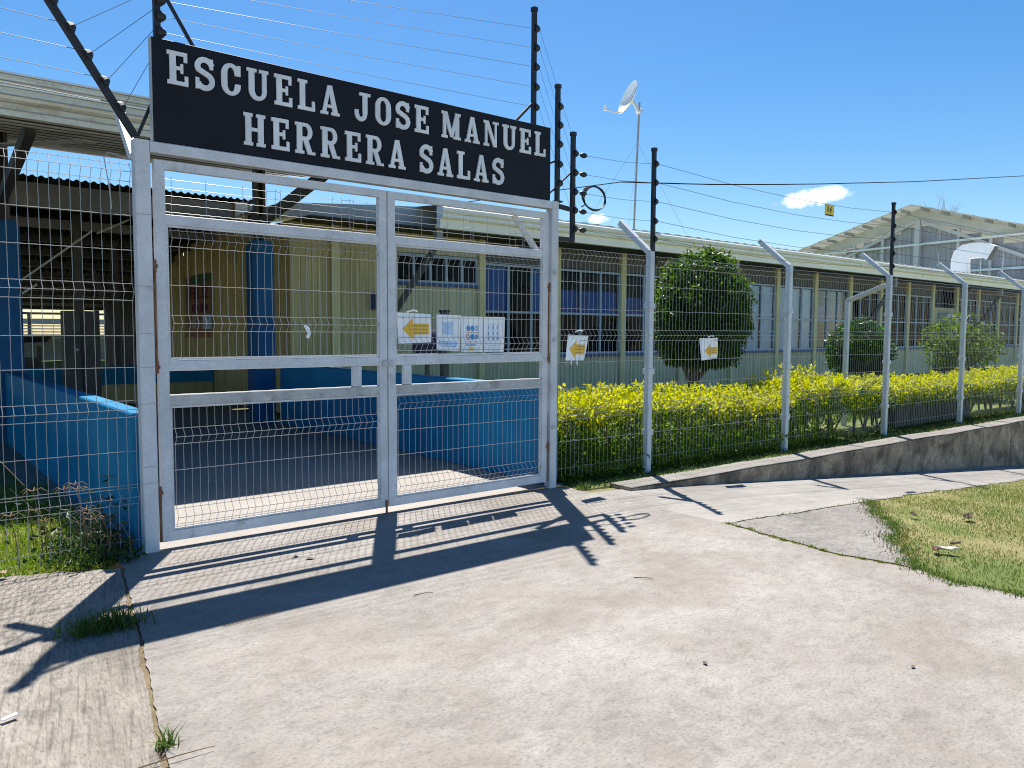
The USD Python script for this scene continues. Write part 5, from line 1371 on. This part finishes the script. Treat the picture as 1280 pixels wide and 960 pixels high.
for e in tips + [np.array([-0.66, 0.05, 0.52]), np.array([-0.80, 0.0, 0.38]), np.array([-0.40, 0.05, 0.50])]:
    for a in np.linspace(0, 2 * PI, 6)[:-1]:
        fm.tube([e, e + (0.045 * math.cos(a), 0.045 * math.sin(a), 0.018), e + (0.085 * math.cos(a), 0.085 * math.sin(a), -0.012)], [0.003, 0.003, 0.0015], 4)
for x, h in ((-0.66, 0.52), (-0.80, 0.38), (-0.40, 0.50)):
    fm.tube([(x + 0.05, 0.04, -0.02), (x + 0.03, 0.04, h * 0.6), (x, 0.03, h)], [0.004, 0.003, 0.002], 4)
part(wd, 'seed_head', fm, 'straw', kind='stuff')


def tuft(name, lab, c, n, rad, h0, h1, m, seed, lean=0.8):
    r = np.random.default_rng(seed)
    xy = np.c_[r.normal(c[0], rad, n), r.normal(c[1], rad * 0.6, n)]
    return single(name, blades(xy, float(ground_z(c[0])), h0, h1, 0.008, seed, lean), m, lab, 'weed')


tuft('grass_tuft', 'dark grass tuft growing in the slab joint inside the sign shadow', (-0.55, -1.42), 420, 0.085, 0.04, 0.13, 'grass_green', 201, 1.0)
tuft('grass_tuft', 'small green weed in the joint at the bottom left of the photo', (-0.64, -2.86), 46, 0.022, 0.03, 0.09, 'grass_green', 202, 1.1)
tuft('grass_tuft', 'tuft of grass at the left edge of the brushed slab', (-1.24, -1.38), 90, 0.04, 0.03, 0.08, 'grass_green', 203)
tuft('grass_tuft', 'weeds at the foot of the right gate post', (4.16, -0.28), 60, 0.05, 0.03, 0.09, 'grass_green', 204)

# ------------------------------------------------------------------ small litter
def dry_leaf(lab, c, l, w, rz, seed, m='dryleaf', curl=0.28):
    r = np.random.default_rng(seed)
    n, k = 9, 5
    t = np.linspace(0, 1, n); s = np.linspace(-1, 1, k)
    v = []
    for a in t:
        for b in s:
            wd_l = w * math.sin(PI * min(max(a, 0.04), 0.97)) ** 0.8 / 2
            v.append((a * l - l / 2, b * wd_l, curl * l * (b * b * 0.45 + (a - 0.5) ** 2 * 0.9) + r.normal(0, 0.012 * l) + 0.004))
    v = np.array(v)
    c_, s_ = math.cos(rz), math.sin(rz)
    v = np.c_[v[:, 0] * c_ - v[:, 1] * s_, v[:, 0] * s_ + v[:, 1] * c_, v[:, 2]] + np.array([c[0], c[1], float(ground_z(c[0])) + 0.004 + (c[2] if len(c) > 2 else 0)])
    f = [[i * k + j, (i + 1) * k + j, (i + 1) * k + j + 1, i * k + j + 1] for i in range(n - 1) for j in range(k - 1)]
    return single('fallen_leaf', (v, np.array(f)), m, lab, 'leaf', smooth=True)


dry_leaf('large curled dry leaf, pale underside up, lying on the lawn', (4.72, -3.575, 0.02), 0.17, 0.075, -1.0, 1, 'paleleaf')
dry_leaf('brown dry leaf beside the pale curled leaf on the lawn', (4.66, -3.52, 0.015), 0.13, 0.06, 0.4, 2, 'rust')
dry_leaf('dark crumpled leaf in the middle of the lawn', (6.55, -3.05, 0.02), 0.19, 0.10, 0.2, 3, 'bark')
dry_leaf('dark dry leaf on the lawn near the sidewalk', (6.10, -2.74, 0.02), 0.12, 0.07, 0.9, 4, 'bark')
dry_leaf('small dark leaf right of the pale curled leaf on the lawn', (5.02, -3.52, 0.02), 0.10, 0.04, -0.4, 5, 'bark')
dry_leaf('dry leaf at the left edge of the rough grass', (-0.87, -0.10, 0.03), 0.09, 0.06, 0.3, 6, 'dryleaf')
dry_leaf('small dark leaf lying on the driveway in front of the gate', (0.86, -0.9, 0.0), 0.06, 0.035, 2.4, 7, 'bark', 0.06)
dry_leaf('tiny dark leaf in the middle of the driveway', (1.6, -3.7, 0.0), 0.035, 0.02, 1.2, 8, 'bark', 0.06)
dry_leaf('tiny dark leaf on the right part of the driveway', (2.35, -4.35, 0.0), 0.03, 0.02, 0.2, 9, 'bark', 0.06)
single('paper_scrap', MB().bar((-1.105, -2.27, 0.019), (-1.05, -2.255, 0.024), 0.022, 0.005), 'white', 'scrap of white paper on the brushed slab at bottom left', 'scrap')
tg = lambda a, b, h=0.006: MB().tube([(*a, h), ((a[0] + b[0]) / 2 + 0.01, (a[1] + b[1]) / 2, h + 0.004), (*b, h)], [0.003, 0.0025, 0.0015], 5)
single('twig', tg((-0.78, -2.98), (-0.50, -3.0), 0.016), 'straw', 'dry curved twig by the joint weed at bottom left', 'twig')
single('twig', tg((1.02, -2.0), (1.14, -2.03)), 'bark', 'thin dark twig on the driveway past the sign shadow', 'twig')
single('twig', tg((2.32, -2.6), (2.40, -2.7)), 'bark', 'thin dark twig in the middle right of the driveway', 'twig')
single('twig', tg((-0.05, -1.78), (0.28, -1.76)), 'straw', 'long thin straw lying along the sign shadow edge', 'twig')
